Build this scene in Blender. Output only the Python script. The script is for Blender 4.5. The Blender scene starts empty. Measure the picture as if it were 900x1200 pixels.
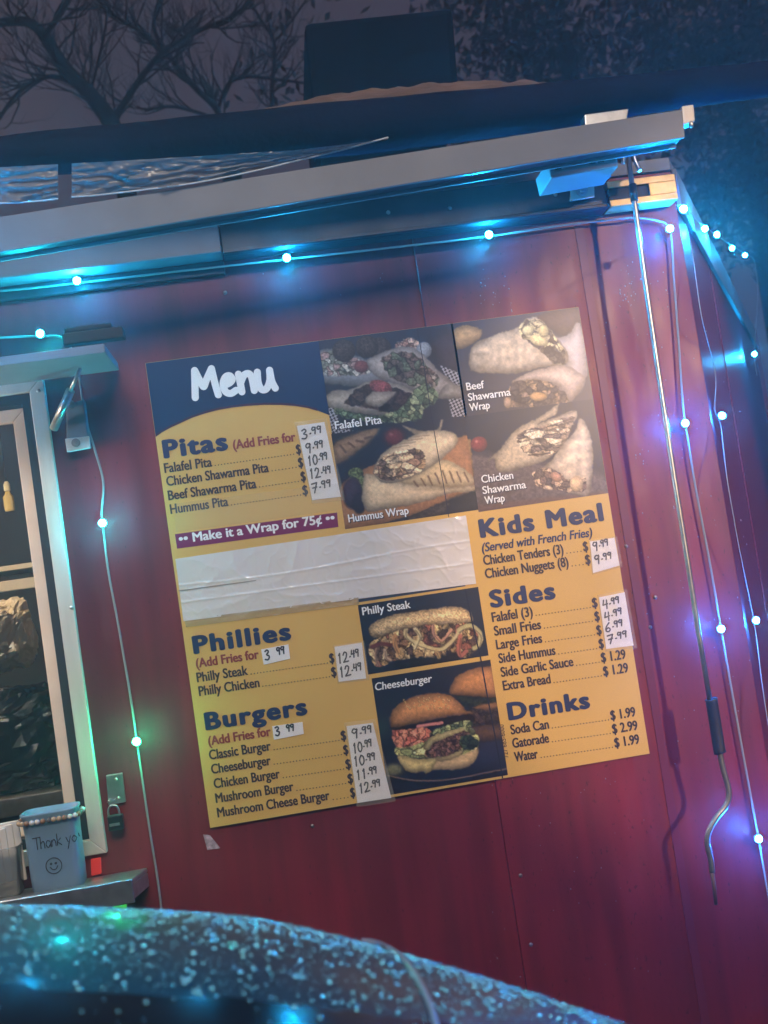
import bpy, bmesh, math, random
import numpy as np
from mathutils import Vector, Matrix, noise as mnoise
random.seed(11)
rng = np.random.default_rng(5)
sc = bpy.context.scene
COL = sc.collection

# ------------------------------------------------------------------ camera
CZ = 1.60                                   # height of the menu board's centre above the ground
F = 1250.0                                  # focal length in pixels of the 900 px wide photograph
YAW, PITCH, ROLL = [math.radians(a) for a in (5.13954474, 2.61756729, -8.48870726)]
CAM = np.array([-0.21117977, -2.16692798, CZ + 0.0022])
def cam_axes():
    cy, sy, cp, sp = math.cos(YAW), math.sin(YAW), math.cos(PITCH), math.sin(PITCH)
    f = np.array([sy*cp, cy*cp, sp]); r = np.array([cy, -sy, 0.0]); u = np.cross(r, f)
    c, s = math.cos(ROLL), math.sin(ROLL)
    return c*r + s*u, -s*r + c*u, f
AR, AU, AF = cam_axes()
def U(px, py, y=0.0):
    """point where the photograph's pixel meets the upright plane at depth y"""
    d = AF*F + AR*(px-450.0) - AU*(py-600.0)
    t = (y - CAM[1])/d[1]
    p = CAM + d*t
    return Vector(p)
cd = bpy.data.cameras.new("camera"); cam = bpy.data.objects.new("camera", cd); COL.objects.link(cam)
cam.matrix_world = Matrix([[AR[i], AU[i], -AF[i], CAM[i]] for i in range(3)] + [[0, 0, 0, 1]])
cd.sensor_fit = 'HORIZONTAL'; cd.sensor_width = 36.0; cd.lens = F/900*36.0
cd.clip_start = 0.02; cd.clip_end = 600
cd.dof.use_dof = True; cd.dof.focus_distance = 2.17; cd.dof.aperture_fstop = 7.0
sc.camera = cam

# ------------------------------------------------------------------ sky, light, exposure
w = bpy.data.worlds.new("World"); sc.world = w; w.use_nodes = True
nt = w.node_tree; nt.nodes.clear()
wo = nt.nodes.new('ShaderNodeOutputWorld'); bg = nt.nodes.new('ShaderNodeBackground')
tc = nt.nodes.new('ShaderNodeTexCoord'); nz = nt.nodes.new('ShaderNodeTexNoise'); nz.inputs['Scale'].default_value = 2.2
nz.inputs['Detail'].default_value = 5
rp = nt.nodes.new('ShaderNodeValToRGB')
rp.color_ramp.elements[0].position = .3; rp.color_ramp.elements[0].color = (.034, .028, .046, 1)
rp.color_ramp.elements[1].position = .75; rp.color_ramp.elements[1].color = (.078, .054, .064, 1)
nt.links.new(tc.outputs['Generated'], nz.inputs['Vector']); nt.links.new(nz.outputs['Fac'], rp.inputs['Fac'])
nt.links.new(rp.outputs['Color'], bg.inputs['Color']); bg.inputs['Strength'].default_value = 1.0
nt.links.new(bg.outputs[0], wo.inputs['Surface'])

def lamp(name, kind, loc, energy, color, radius, target=None, parent=None, **kw):
    l = bpy.data.lights.new(name, kind); l.energy = energy; l.color = color
    if kind in ('POINT', 'SPOT'): l.shadow_soft_size = radius
    for k, v in kw.items(): setattr(l, k, v)
    o = bpy.data.objects.new(name, l); COL.objects.link(o); o.location = loc
    if target is not None:
        o.rotation_euler = (Vector(target) - Vector(loc)).to_track_quat('-Z', 'Y').to_euler()
    return o
# the street lamp of the car park, behind the photographer, warm
_t = U(945, 575, 0)
lamp('street_lamp_light', 'SPOT', (2.9, -6.6, 3.0), 1500, (1.0, .66, .40), .10, _t, spot_size=math.radians(13.0), spot_blend=.14)
# warm work light under the hatch, left of the frame
lamp('hatch_light', 'POINT', (-1.22, -.17, CZ+.24), 12, (1.0, .76, .52), .05)
# wide soft fill light, added unseen to brighten the wall and board
lamp('soft_fill_light', 'AREA', (.2, -4.8, 5.0), 82, (1.0, .84, .70), 0, (0, 0, 1.4), shape='RECTANGLE', size=2.6, size_y=1.5, spread=math.radians(110))
# warm ceiling light inside the trailer
lamp('trailer_ceiling_light', 'POINT', (-1.05, 0.20, 2.0), 17, (1.0, .74, .45), .05)

vs = sc.view_settings
vs.view_transform = 'Standard'; vs.look = 'None'; vs.exposure = 0.0; vs.gamma = 1.0; vs.use_curve_mapping = False
cy = sc.cycles
cy.max_bounces = 8; cy.transparent_max_bounces = 12; cy.sample_clamp_indirect = 6
cy.caustics_reflective = False; cy.caustics_refractive = False; cy.use_denoising = True

# ------------------------------------------------------------------ helpers
def PX(P):
    P = np.asarray(P, float) - CAM
    z = P @ AF
    return 450 + F*(P @ AR)/z, 600 - F*(P @ AU)/z

def lin(r, g, b, k=1.0):
    def f(c):
        c /= 255.0
        return (c/12.92 if c <= .04045 else ((c+.055)/1.055)**2.4)*k
    return (f(r), f(g), f(b), 1.0)

def mat(name, color=(.5, .5, .5, 1), rough=.5, metal=0.0, spec=.5, coat=0.0, coat_rough=.1, emit=None, estr=0.0, trans=0.0, ior=1.45,
        bump=0.0, bscale=40.0, var=0.0, vscale=6.0, alpha=1.0, stretch=None, rvar=0.0):
    m = bpy.data.materials.new(name); m.use_nodes = True
    n = m.node_tree.nodes; l = m.node_tree.links
    p = n['Principled BSDF']
    if len(color) == 3: color = (*color, 1)
    p.inputs['Base Color'].default_value = color
    p.inputs['Roughness'].default_value = rough; p.inputs['Metallic'].default_value = metal
    p.inputs['Specular IOR Level'].default_value = spec; p.inputs['IOR'].default_value = ior
    p.inputs['Coat Weight'].default_value = coat; p.inputs['Coat Roughness'].default_value = coat_rough
    p.inputs['Transmission Weight'].default_value = trans; p.inputs['Alpha'].default_value = alpha
    if emit: p.inputs['Emission Color'].default_value = (*emit[:3], 1); p.inputs['Emission Strength'].default_value = estr
    if bump or var or rvar:
        t = n.new('ShaderNodeTexCoord'); mp = n.new('ShaderNodeMapping'); l.new(t.outputs['Object'], mp.inputs['Vector'])
        if stretch: mp.inputs['Scale'].default_value = stretch
    if var or rvar:
        nn = n.new('ShaderNodeTexNoise'); nn.inputs['Scale'].default_value = vscale; nn.inputs['Detail'].default_value = 6
        l.new(mp.outputs['Vector'], nn.inputs['Vector'])
    if var:
        r = n.new('ShaderNodeMapRange'); r.inputs['From Min'].default_value = .3; r.inputs['From Max'].default_value = .7
        r.inputs['To Min'].default_value = 1-var; r.inputs['To Max'].default_value = 1+var
        l.new(nn.outputs['Fac'], r.inputs['Value'])
        mx = n.new('ShaderNodeMix'); mx.data_type = 'RGBA'; mx.blend_type = 'MULTIPLY'; mx.inputs['Factor'].default_value = 1
        mx.inputs['A'].default_value = color; l.new(r.outputs['Result'], mx.inputs['B']); l.new(mx.outputs['Result'], p.inputs['Base Color'])
    if rvar:
        r2 = n.new('ShaderNodeMapRange'); r2.inputs['From Min'].default_value = .3; r2.inputs['From Max'].default_value = .7
        r2.inputs['To Min'].default_value = max(rough-rvar, .02); r2.inputs['To Max'].default_value = min(rough+rvar, 1)
        l.new(nn.outputs['Fac'], r2.inputs['Value']); l.new(r2.outputs['Result'], p.inputs['Roughness'])
    if bump:
        bn = n.new('ShaderNodeTexNoise'); bn.inputs['Scale'].default_value = bscale; bn.inputs['Detail'].default_value = 4
        l.new(mp.outputs['Vector'], bn.inputs['Vector'])
        b = n.new('ShaderNodeBump'); b.inputs['Strength'].default_value = bump; b.inputs['Distance'].default_value = .01
        l.new(bn.outputs['Fac'], b.inputs['Height']); l.new(b.outputs['Normal'], p.inputs['Normal'])
        if coat: l.new(b.outputs['Normal'], p.inputs['Coat Normal'])
    return m

def tag(o, label=None, cat=None, group=None, kind=None):
    if label: o['label'] = label
    if cat: o['category'] = cat
    if group: o['group'] = group
    if kind: o['kind'] = kind
    return o
def empty(name, loc, label, cat, group=None):
    o = bpy.data.objects.new(name, None); COL.objects.link(o); o.location = loc; o.empty_display_size = .05
    return tag(o, label, cat, group)

def origin(o):
    v = Vector((0, 0, 0))
    while o is not None:
        v += Vector(o.location); o = o.parent
    return v

class MB:
    """collects shapes in world coordinates, links them as one mesh object"""
    def __init__(s): s.v = []; s.f = []; s.sm = []
    def add(s, vs_, fs, smooth=False):
        k = len(s.v); s.v += [tuple(p) for p in vs_]; s.f += [tuple(i+k for i in f) for f in fs]; s.sm += [smooth]*len(fs); return s
    def hexa(s, a, b):
        """a, b: 4-point loops (front, back)"""
        return s.add(list(a)+list(b), [(0, 1, 2, 3), (7, 6, 5, 4), (0, 4, 5, 1), (1, 5, 6, 2), (2, 6, 7, 3), (3, 7, 4, 0)])
    def box(s, x0, x1, y0, y1, z0, z1):
        return s.hexa([(x0, y0, z0), (x1, y0, z0), (x1, y0, z1), (x0, y0, z1)], [(x0, y1, z0), (x1, y1, z0), (x1, y1, z1), (x0, y1, z1)])
    def slab(s, quad, dy):
        """quad of Vectors (TL,TR,BR,BL), pushed back by dy"""
        q = [quad[3], quad[2], quad[1], quad[0]]
        return s.hexa(q, [(p[0], p[1]+dy, p[2]) for p in q])
    def tube(s, pts, r, n=10, caps=True, flat=1.0):
        pts = [Vector(p) for p in pts]; m = len(pts)
        rad = r if isinstance(r, (list, tuple)) else [r]*m
        vs_ = []; ref = None
        for i, p in enumerate(pts):
            t = (pts[min(i+1, m-1)] - pts[max(i-1, 0)]).normalized()
            if ref is None:
                ref = Vector((0, 1, 0)) if abs(t.y) < .8 else Vector((1, 0, 0))
            a = (ref - t*ref.dot(t)).normalized(); b = t.cross(a); ref = a
            for k in range(n):
                th = 2*math.pi*k/n
                vs_.append(p + a*(math.cos(th)*rad[i]) + b*(math.sin(th)*rad[i]*flat))
        fs = []
        for i in range(m-1):
            for k in range(n):
                k2 = (k+1) % n
                fs.append((i*n+k, i*n+k2, (i+1)*n+k2, (i+1)*n+k))
        s.add(vs_, fs, True)
        if caps:
            k = len(s.v)-m*n
            s.f.append(tuple(k+j for j in reversed(range(n)))); s.sm.append(False)
            s.f.append(tuple(k+(m-1)*n+j for j in range(n))); s.sm.append(False)
        return s
    def ball(s, c, r, nu=12, nv=8, sx=1, sy=1, sz=1):
        vs_ = [(c[0], c[1], c[2]-r*sz)]
        for j in range(1, nv):
            ph = -math.pi/2 + math.pi*j/nv
            for i in range(nu):
                th = 2*math.pi*i/nu
                vs_.append((c[0]+r*sx*math.cos(ph)*math.cos(th), c[1]+r*sy*math.cos(ph)*math.sin(th), c[2]+r*sz*math.sin(ph)))
        vs_.append((c[0], c[1], c[2]+r*sz)); top = len(vs_)-1
        fs = [(0, 1+(i+1) % nu, 1+i) for i in range(nu)]
        for j in range(nv-2):
            for i in range(nu):
                a = 1+j*nu; fs.append((a+i, a+(i+1) % nu, a+nu+(i+1) % nu, a+nu+i))
        a = 1+(nv-2)*nu
        fs += [(a+i, a+(i+1) % nu, top) for i in range(nu)]
        return s.add(vs_, fs, True)
    def lathe(s, c, prof, n=28, sx=1.0, sy=1.0, pw=1.0):
        """prof: (radius, height) pairs about the vertical through c"""
        m = len(prof); vs_ = []
        for r, h in prof:
            for i in range(n):
                th = 2*math.pi*i/n; ct_, st_ = math.cos(th), math.sin(th); vs_.append((c[0]+r*sx*math.copysign(abs(ct_)**pw, ct_), c[1]+r*sy*math.copysign(abs(st_)**pw, st_), c[2]+h))
        fs = [(j*n+i, j*n+(i+1) % n, (j+1)*n+(i+1) % n, (j+1)*n+i) for j in range(m-1) for i in range(n)]
        return s.add(vs_, fs, True)
    def disc(s, c, r, dy, n=18):
        """round plate facing the viewer (-y)"""
        a = [(c[0]+r*math.cos(2*math.pi*i/n), c[1], c[2]+r*math.sin(2*math.pi*i/n)) for i in range(n)]
        b = [(p[0], p[1]+dy, p[2]) for p in a]
        fs = [tuple(range(n)), tuple(reversed(range(n, 2*n)))] + [(i, i+n, (i+1) % n+n, (i+1) % n) for i in range(n)]
        return s.add(a+b, fs)
    def build(s, name, m, parent=None, bevel=0.0, seg=2, kind=None):
        o0 = origin(parent) if parent is not None else Vector((0, 0, 0))
        me = bpy.data.meshes.new(name)
        me.from_pydata([tuple(Vector(p)-o0) for p in s.v], [], s.f)
        for p, q in zip(me.polygons, s.sm): p.use_smooth = q
        bm = bmesh.new(); bm.from_mesh(me)
        bmesh.ops.recalc_face_normals(bm, faces=bm.faces)
        if bevel:
            es = [e for e in bm.edges if len(e.link_faces) == 2 and e.calc_face_angle(0) > .6]
            bmesh.ops.bevel(bm, geom=es, offset=bevel, segments=seg, affect='EDGES', profile=.6, clamp_overlap=True)
        bm.to_mesh(me); bm.free()
        if m is not None: me.materials.append(m)
        o = bpy.data.objects.new(name, me); COL.objects.link(o)
        if parent is not None: o.parent = parent
        if kind: o['kind'] = kind
        return o

def smooth_path(pts, k=6):
    pts = [Vector(p) for p in pts]; out = []
    for i in range(len(pts)-1):
        p0, p1, p2, p3 = pts[max(i-1, 0)], pts[i], pts[i+1], pts[min(i+2, len(pts)-1)]
        for j in range(k):
            t = j/k
            out.append(.5*((2*p1)+(p2-p0)*t+(2*p0-5*p1+4*p2-p3)*t*t+(3*p1-p0-3*p2+p3)*t**3))
    out.append(pts[-1]); return out

# ------------------------------------------------------------------ materials
def wall_material(name, base, rough, bumpy=.16):
    m = bpy.data.materials.new(name); m.use_nodes = True
    n = m.node_tree.nodes; l = m.node_tree.links; p = n['Principled BSDF']
    t = n.new('ShaderNodeTexCoord')
    def nse(scale, st, det=6):
        mp = n.new('ShaderNodeMapping'); mp.inputs['Scale'].default_value = st; l.new(t.outputs['Object'], mp.inputs['Vector'])
        q = n.new('ShaderNodeTexNoise'); q.inputs['Scale'].default_value = scale; q.inputs['Detail'].default_value = det
        l.new(mp.outputs['Vector'], q.inputs['Vector']); return q
    def rng_(q, a, b, c, d):
        r = n.new('ShaderNodeMapRange'); r.inputs['From Min'].default_value = a; r.inputs['From Max'].default_value = b
        r.inputs['To Min'].default_value = c; r.inputs['To Max'].default_value = d; l.new(q.outputs[0], r.inputs['Value']); return r
    streak = rng_(nse(9, (3, 3, .22)), .35, .7, .78, 1.14)
    cloud = rng_(nse(2.3, (1, 1, 1)), .3, .7, .74, 1.2)
    speck = rng_(nse(170, (1, 1, .45), 3), .66, .72, 1.0, .42)
    a = n.new('ShaderNodeMath'); a.operation = 'MULTIPLY'; l.new(streak.outputs[0], a.inputs[0]); l.new(cloud.outputs[0], a.inputs[1])
    b = n.new('ShaderNodeMath'); b.operation = 'MULTIPLY'; l.new(a.outputs[0], b.inputs[0]); l.new(speck.outputs[0], b.inputs[1])
    mx = n.new('ShaderNodeMix'); mx.data_type = 'RGBA'; mx.blend_type = 'MULTIPLY'; mx.inputs['Factor'].default_value = 1
    mx.inputs['A'].default_value = (*base, 1); l.new(b.outputs[0], mx.inputs['B']); l.new(mx.outputs['Result'], p.inputs['Base Color'])
    rr = rng_(nse(14, (2, 2, .5)), .3, .7, rough-.07, rough+.10); l.new(rr.outputs[0], p.inputs['Roughness'])
    bm_ = n.new('ShaderNodeBump'); bm_.inputs['Strength'].default_value = bumpy; bm_.inputs['Distance'].default_value = .02
    l.new(nse(5, (1, 1, .5), 3).outputs['Fac'], bm_.inputs['Height']); l.new(bm_.outputs['Normal'], p.inputs['Normal'])
    p.inputs['Specular IOR Level'].default_value = .5
    return m
M = {}
M['wall'] = wall_material('maroon_paint', (.205, .014, .028), .44, .28)
M['nose'] = mat('maroon_gloss_paint', (.19, .018, .04), .42, spec=.35, var=.12, vscale=3)
M['dark_rail'] = mat('dark_steel', (.055, .06, .075), .42, .6, bump=.08, bscale=60, var=.25, vscale=12)
M['alu'] = mat('brushed_aluminium', (.66, .62, .57), .45, .15, bump=.05, bscale=120, var=.14, vscale=25, stretch=(1, 1, .15))
M['alu_paint'] = mat('grey_painted_metal', (.22, .22, .24), .6, .0, var=.10, vscale=9, bump=.04, bscale=50)
M['steel'] = mat('galvanised_steel', (.55, .55, .55), .33, .9, var=.2, vscale=30)
M['cream'] = mat('cream_window_frame', (.80, .66, .52), .42, .0, var=.08, vscale=14)
M['black'] = mat('black_rubber', (.012, .012, .014), .55)
M['gap'] = mat('dark_window_track', (.02, .022, .028), .6)
M['glass'] = mat('window_glass', (.9, .95, .95), .03, trans=1.0, ior=1.02, spec=.5, alpha=1)
M['cord'] = mat('white_cord', (.30, .30, .29), .6)
M['screw'] = mat('screw_head', (.30, .27, .26), .35, .8)
M['fabric'] = mat('dark_awning_fabric', (.010, .008, .022), .85, spec=.06, bump=.5, bscale=22, var=.3, vscale=6)
M['tarp'] = mat('brown_tarp', (.20, .13, .09), .5, bump=.6, bscale=18, var=.3, vscale=12)
M['film'] = mat('clear_plastic_sheet', (.30, .33, .38), .22, spec=.9, bump=.35, bscale=30, alpha=.62)
M['box'] = mat('dark_box', (.006, .007, .014), .8, spec=.05, var=.25, vscale=5)
M['bark'] = mat('bark', (.018, .018, .028), .9, spec=.1, bump=.6, bscale=30)

# ------------------------------------------------------------------ ground
g = MB().add([(-60, -60, 0), (60, -60, 0), (60, 90, 0), (-60, 90, 0)], [(0, 1, 2, 3)]).build('ground', mat('wet_asphalt', (.05, .05, .05), .35, bump=.5, bscale=80, var=.4, vscale=3, rvar=.2))
tag(g, kind='structure')

# ------------------------------------------------------------------ food trailer
CORNER = U(789, 215, 0)                                   # the corner where side wall turns into the nose
XC = U(845, 560, 0).x
ZT = U(792, 200, 0).z                                     # top of the side wall
ZB = .45
XL = -3.2
trailer = empty('food_trailer', (-1.0, .9, 0), 'maroon food trailer with a lit serving window, covered in menu and string lights', 'food trailer')
s1 = U(550, 720, 0).x; s2 = U(697, 380, 0).x
wx1 = U(79, 720, 0).x + .013                               # right side of the window opening (wall edge)
wz1 = U(20, 452, 0).z; wz0 = U(120, 990, 0).z
p1 = MB()
p1.box(wx1, s1-.0006, 0, .025, ZB, ZT)
p1.box(XL, wx1, 0, .025, wz1+.01, ZT)
p1.box(XL, wx1, 0, .025, ZB, wz0-.012)
p1.build('side_panel', M['wall'], trailer)
MB().box(s1+.0006, s2-.001, -.0025, .025, ZB, ZT).build('side_panel', M['wall'], trailer, bevel=.001, seg=1)
MB().box(s2+.001, XC, .001, .025, ZB, ZT).build('side_panel', M['wall'], trailer, bevel=.001, seg=1)
MB().box(s2-.011, s2+.006, -.0045, -.0026, ZB, ZT-.06).build('seam_strip', mat('seam_strip_paint', (.16, .02, .045), .4), trailer)
# nose panels
TH = math.radians(62)
def nose(t, z, off=0.0):
    """point t metres along the nose from the corner, off metres in front of it"""
    return Vector((XC + t*math.cos(TH) + off*math.sin(TH), .001 + t*math.sin(TH) - off*math.cos(TH), z))
NL = 2.35
def nose_box(mb, t0, t1, z0, z1, o0, o1):
    return mb.hexa([nose(t0, z0, o0), nose(t1, z0, o0), nose(t1, z1, o0), nose(t0, z1, o0)], [nose(t0, z0, o1), nose(t1, z0, o1), nose(t1, z1, o1), nose(t0, z1, o1)])
nose_box(MB(), .001, .62, ZB, ZT-.005, 0, -.02).build('nose_panel', M['nose'], trailer)
nose_box(MB(), .622, NL, ZB, ZT-.005, .002, -.02).build('nose_panel', M['nose'], trailer)
nose_box(MB(), -.004, NL, ZT-.085, ZT+.003, .012, .002).build('nose_trim', M['alu_paint'], trailer, bevel=.002)
nose_box(MB(), -.006, NL, ZB-.05, ZB+.05, .010, .001).build('nose_trim', M['alu'], trailer, bevel=.002)
NE = nose(NL, 0)
MB().hexa([(NE.x-.001, NE.y, ZB), (NE.x+.02, NE.y, ZB), (NE.x+.02, NE.y, ZT), (NE.x-.001, NE.y, ZT)],
          [(XL, 2.2, ZB), (XL, 2.22, ZB), (XL, 2.22, ZT), (XL, 2.2, ZT)]).build('rear_panel', M['wall'], trailer)
MB().add([(XL, .0, ZT+.004), (XC, .0, ZT+.004), (NE.x, NE.y, ZT+.004), (XL, 2.22, ZT+.004)]+
         [(XL, .0, ZT+.045), (XC, .0, ZT+.03), (NE.x, NE.y, ZT+.03), (XL, 2.22, ZT+.045)],
         [(3, 2, 1, 0), (4, 5, 6, 7), (0, 1, 5, 4), (1, 2, 6, 5), (2, 3, 7, 6), (3, 0, 4, 7)]).build('roof', M['alu_paint'], trailer)
MB().box(XL, XC-.05, .026, 1.9, ZB, ZB+.03).build('floor_pan', M['dark_rail'], trailer)
# steel rail along the top of the wall, lighter gutter piece on the left
rz1, rz0 = U(600, 214, -.04).z, U(600, 259, -.04).z
xg = U(258, 284, -.06).x; xcast = U(713, 225, -.05).x
MB().box(xg+.002, xcast-.004, -.042, -.001, rz0, rz1).box(xg+.002, xcast-.004, -.058, -.0422, rz0, rz0+.008).build('roof_rail', M['dark_rail'], trailer, bevel=.0015, seg=1)
gz1, gz0 = U(130, 278, -.06).z, U(130, 311, -.06).z
MB().box(XL, xg, -.062, -.001, gz0, gz1).build('gutter', M['alu_paint'], trailer, bevel=.003)
MB().box(XL, xg, -.012, -.001, gz0-.030, gz0-.003).build('gutter_lip', M['dark_rail'], trailer, bevel=.002)
# corner casting: a C channel end with a slot
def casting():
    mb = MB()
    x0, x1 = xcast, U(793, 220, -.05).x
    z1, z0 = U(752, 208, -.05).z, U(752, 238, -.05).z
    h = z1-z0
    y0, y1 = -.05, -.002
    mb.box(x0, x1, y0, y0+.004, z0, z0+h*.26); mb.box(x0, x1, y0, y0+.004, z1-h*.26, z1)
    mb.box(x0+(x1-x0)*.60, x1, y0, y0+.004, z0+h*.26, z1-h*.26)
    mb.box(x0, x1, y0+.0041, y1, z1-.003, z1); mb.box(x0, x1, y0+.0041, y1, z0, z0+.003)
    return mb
casting().build('corner_casting', mat('gold_lit_steel', (.74, .55, .24), .4, .3, var=.2, vscale=30), trailer, bevel=.001, seg=1)  # steel coloured gold to carry warm lamp light
sx0 = xcast+.002
MB().box(sx0, U(765, 222, -.04).x, -.042, -.038, U(752, 231, -.05).z, U(752, 215, -.05).z).build('slot_backing', M['black'], trailer)
# rivets and screws
def rivet(px, py, r=.0042, y=-.0005):
    c = U(px, py, y); MB().ball((c.x, c.y-.0003, c.z), r, 10, 6, 1, .5, 1).build('rivet', M['screw'], trailer)
for q in ((264, 343), (366, 968), (610, 1026), (622, 1107), (762, 735), (768, 700), (740, 760), (734, 640), (580, 905)):
    rivet(*q, y=-.003 if s1 < U(*q).x < s2 else 0)
for q in ((527, 244), (455, 249), (651, 228)):
    c = U(*q, -.044); MB().ball(c, .0045, 10, 6, 1, .6, 1).build('rivet', M['steel'], trailer)
# sticker remains on the paint under the board
c = [U(238, 978, -.002), U(246, 979, -.002), U(258, 994, -.002), U(243, 996, -.002)]
MB().slab([c[0], c[1], c[2], c[3]], .0015).build('label_scrap', mat('torn_label', (.45, .32, .4), .3, var=.5, vscale=120), trailer)
# rain drops on the paint
dm = mat('rain_water', (.55, .6, .66), .05, .55, spec=1.0)
d = MB()
def drops(px0, px1, py0, py1, n, rmin, rmax, y0):
    for _ in range(n):
        a = U(random.uniform(px0, px1), random.uniform(py0, py1), y0)
        r = random.uniform(rmin, rmax); d.ball(a, r, 7, 5, 1, .6, random.uniform(1, 1.5))
drops(560, 600, 315, 365, 22, .0006, .0014, -.003); drops(725, 745, 315, 360, 26, .0007, .0016, .001)
drops(690, 790, 300, 760, 90, .0006, .0015, .001); drops(560, 760, 900, 1150, 40, .0006, .0012, -.003); drops(790, 880, 300, 900, 60, .0006, .0014, .001); drops(300, 560, 310, 370, 10, .0005, .001, 0)
d.build('rain_drops', dm, trailer, kind='stuff')

# serving window
win = bpy.data.objects.new('serving_window', None); COL.objects.link(win); win.parent = trailer
wc = U(60, 720, 0); win.location = wc - Vector(trailer.location)
fr = MB()
fxR = wx1; fw = .030
fzT = wz1+.008; fzB = wz0-.010
def mitre(mb, x0, x1, z0, z1, w_, y0, y1):
    o = [(x0, z0), (x1, z0), (x1, z1), (x0, z1)]; i = [(x0+w_, z0+w_), (x1-w_, z0+w_), (x1-w_, z1-w_), (x0+w_, z1-w_)]
    for k in range(4):
        a, b, c_, d_ = o[k], o[(k+1) % 4], i[(k+1) % 4], i[k]
        e = .0006
        mb.hexa([(a[0], y0, a[1]), (b[0], y0, b[1]), (c_[0], y0, c_[1]), (d_[0], y0, d_[1])], [(a[0], y1, a[1]), (b[0], y1, b[1]), (c_[0], y1, c_[1]), (d_[0], y1, d_[1])])
    return mb
xWL = -1.75
mitre(fr, xWL, fxR+.004, fzB-.004, fzT+.004, fw, -.014, -.001).build('window_frame', M['alu'], win, bevel=.0015, seg=1)
mitre(MB(), xWL+.03, fxR-.026, fzB+.026, fzT-.026, .020, .002, .06).build('window_track', M['gap'], win)
mitre(MB(), xWL+.05, fxR-.047, fzB+.047, fzT-.05, .026, .020, .044).build('window_sash', M['cream'], win, bevel=.002)
MB().box(xWL+.077, fxR-.074, .030, .033, fzB+.074, fzT-.077).build('window_pane', M['glass'], win)
for q in ((84, 712), (45, 458)):
    cc = U(*q, -.016); MB().ball(cc, .004, 10, 6, 1, .5, 1).build('screw', M['steel'], win)
# inside of the trailer
inside = mat('inside_wall', (.10, .10, .12), .6, var=.2, vscale=3)
MB().box(XL+.03, XC-.1, 1.55, 1.57, ZB+.03, ZT-.05).build('inner_wall', inside, trailer)
MB().box(wx1+.10, wx1+.12, .03, 1.54, ZB+.03, ZT-.05).build('inner_wall', inside, trailer)
MB().box(XL+.03, wx1+.1, .03, 1.54, ZT-.05, ZT-.02).build('inner_ceiling', inside, trailer)
cz = U(20, 662, .45).z
MB().box(-2.2, wx1-.02, .42, .75, cz-.012, cz).box(-2.2, wx1-.02, .42, .44, cz-.06, cz-.035).build('inner_shelf', M['alu'], trailer, bevel=.002)
MB().box(-2.2, wx1+.05, .25, .85, U(20, 930, .3).z-.04, U(20, 930, .3).z).build('worktop', M['steel'], trailer, bevel=.003)

# serving shelf outside
SYF = -.170
sf = U(155, 1030, SYF); sb_ = U(150, 1021, -.002); shelf_x = sf.x
def shelf_h(y): return sb_.z+(sf.z-sb_.z)*(y/SYF)
def plank(x0, x1, ya, yb, top, bot):
    za, zb_ = shelf_h(ya), shelf_h(yb)
    return [(x0, ya, za-bot), (x1, ya, za-bot), (x1, ya, za-top), (x0, ya, za-top)], [(x0, yb, zb_-bot), (x1, yb, zb_-bot), (x1, yb, zb_-top), (x0, yb, zb_-top)]
shm = MB(); shm.hexa(*plank(XL+.6, shelf_x, SYF, -.002, 0, .008)); shm.hexa(*plank(XL+.6, shelf_x, SYF-.006, SYF-.0005, -.0005, .042)); shm.hexa(*plank(shelf_x-.004, shelf_x-.0002, SYF+.001, -.003, .0085, .036))
shm.build('serving_shelf', M['steel'], trailer, bevel=.0015, seg=1)

# lifting hatch above the window, with strut
hz_b = U(40, 447, -.02).z
hatch_x = U(126, 418, -.22).x
hf = U(60, 421, -.24).z
hm = MB()
hm.hexa([(XL+.8, -.24, hf), (hatch_x, -.24, hf), (hatch_x, -.24, hf+.016), (XL+.8, -.24, hf+.016)],
        [(XL+.8, -.02, hz_b), (hatch_x-.01, -.02, hz_b), (hatch_x-.01, -.02, hz_b+.016), (XL+.8, -.02, hz_b+.016)])
hat = hm.build('serving_hatch', M['alu_paint'], trailer, bevel=.002)
tp = U(110, 392, -.20)
MB().box(tp.x-.055, tp.x+.055, -.215, -.19, tp.z-.016, tp.z+.006).box(tp.x-.05, tp.x+.035, -.212, -.193, tp.z+.0061, tp.z+.016).build('hatch_latch', M['black'], hat, bevel=.003)
a, b = U(94, 432, -.13), U(63, 502, -.035)
MB().tube([a, a.lerp(b, .45)], .0035).tube([a.lerp(b, .36), b], .0085, 14).build('gas_strut', M['steel'], hat)
q = [U(77, 474, -.024), U(98, 468, -.024), U(105, 524, -.024), U(78, 529, -.024)]
br = MB().slab(q, .023).build('strut_bracket', M['alu_paint'], trailer, bevel=.003)
q2 = [U(76, 514, -.0275), U(104.6, 511, -.0275), U(106, 525, -.0275), U(78.5, 530, -.0275)]
MB().slab(q2, .003).build('bracket_lip', M['alu'], br, bevel=.001, seg=1)
for qq in ((83, 474), (89, 519)):
    cc = U(*qq, -.028); MB().disc((cc.x, cc.y-.004, cc.z), .0085, .005).disc((cc.x, cc.y-.0065, cc.z), .0042, .0024, 6).build('bolt', M['screw'], br, bevel=.0008, seg=1)

# hasp
q = [U(124, 909, -.010), U(143, 906, -.010), U(147, 940, -.010), U(127, 944, -.010)]
hs = MB().slab(q, .009).build('hasp', M['steel'], trailer, bevel=.0015)
for qq in ((136, 913), (139, 935)):
    cc = U(*qq, -.011); MB().ball(cc, .003, 10, 6, 1, .6, 1).build('screw', M['alu'], hs)
cc = U(131, 938, -.012); MB().tube([(cc.x-.006, -.010, cc.z), (cc.x-.006, -.022, cc.z), (cc.x+.006, -.022, cc.z), (cc.x+.006, -.010, cc.z)], .002).build('staple', M['steel'], hs)

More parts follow.
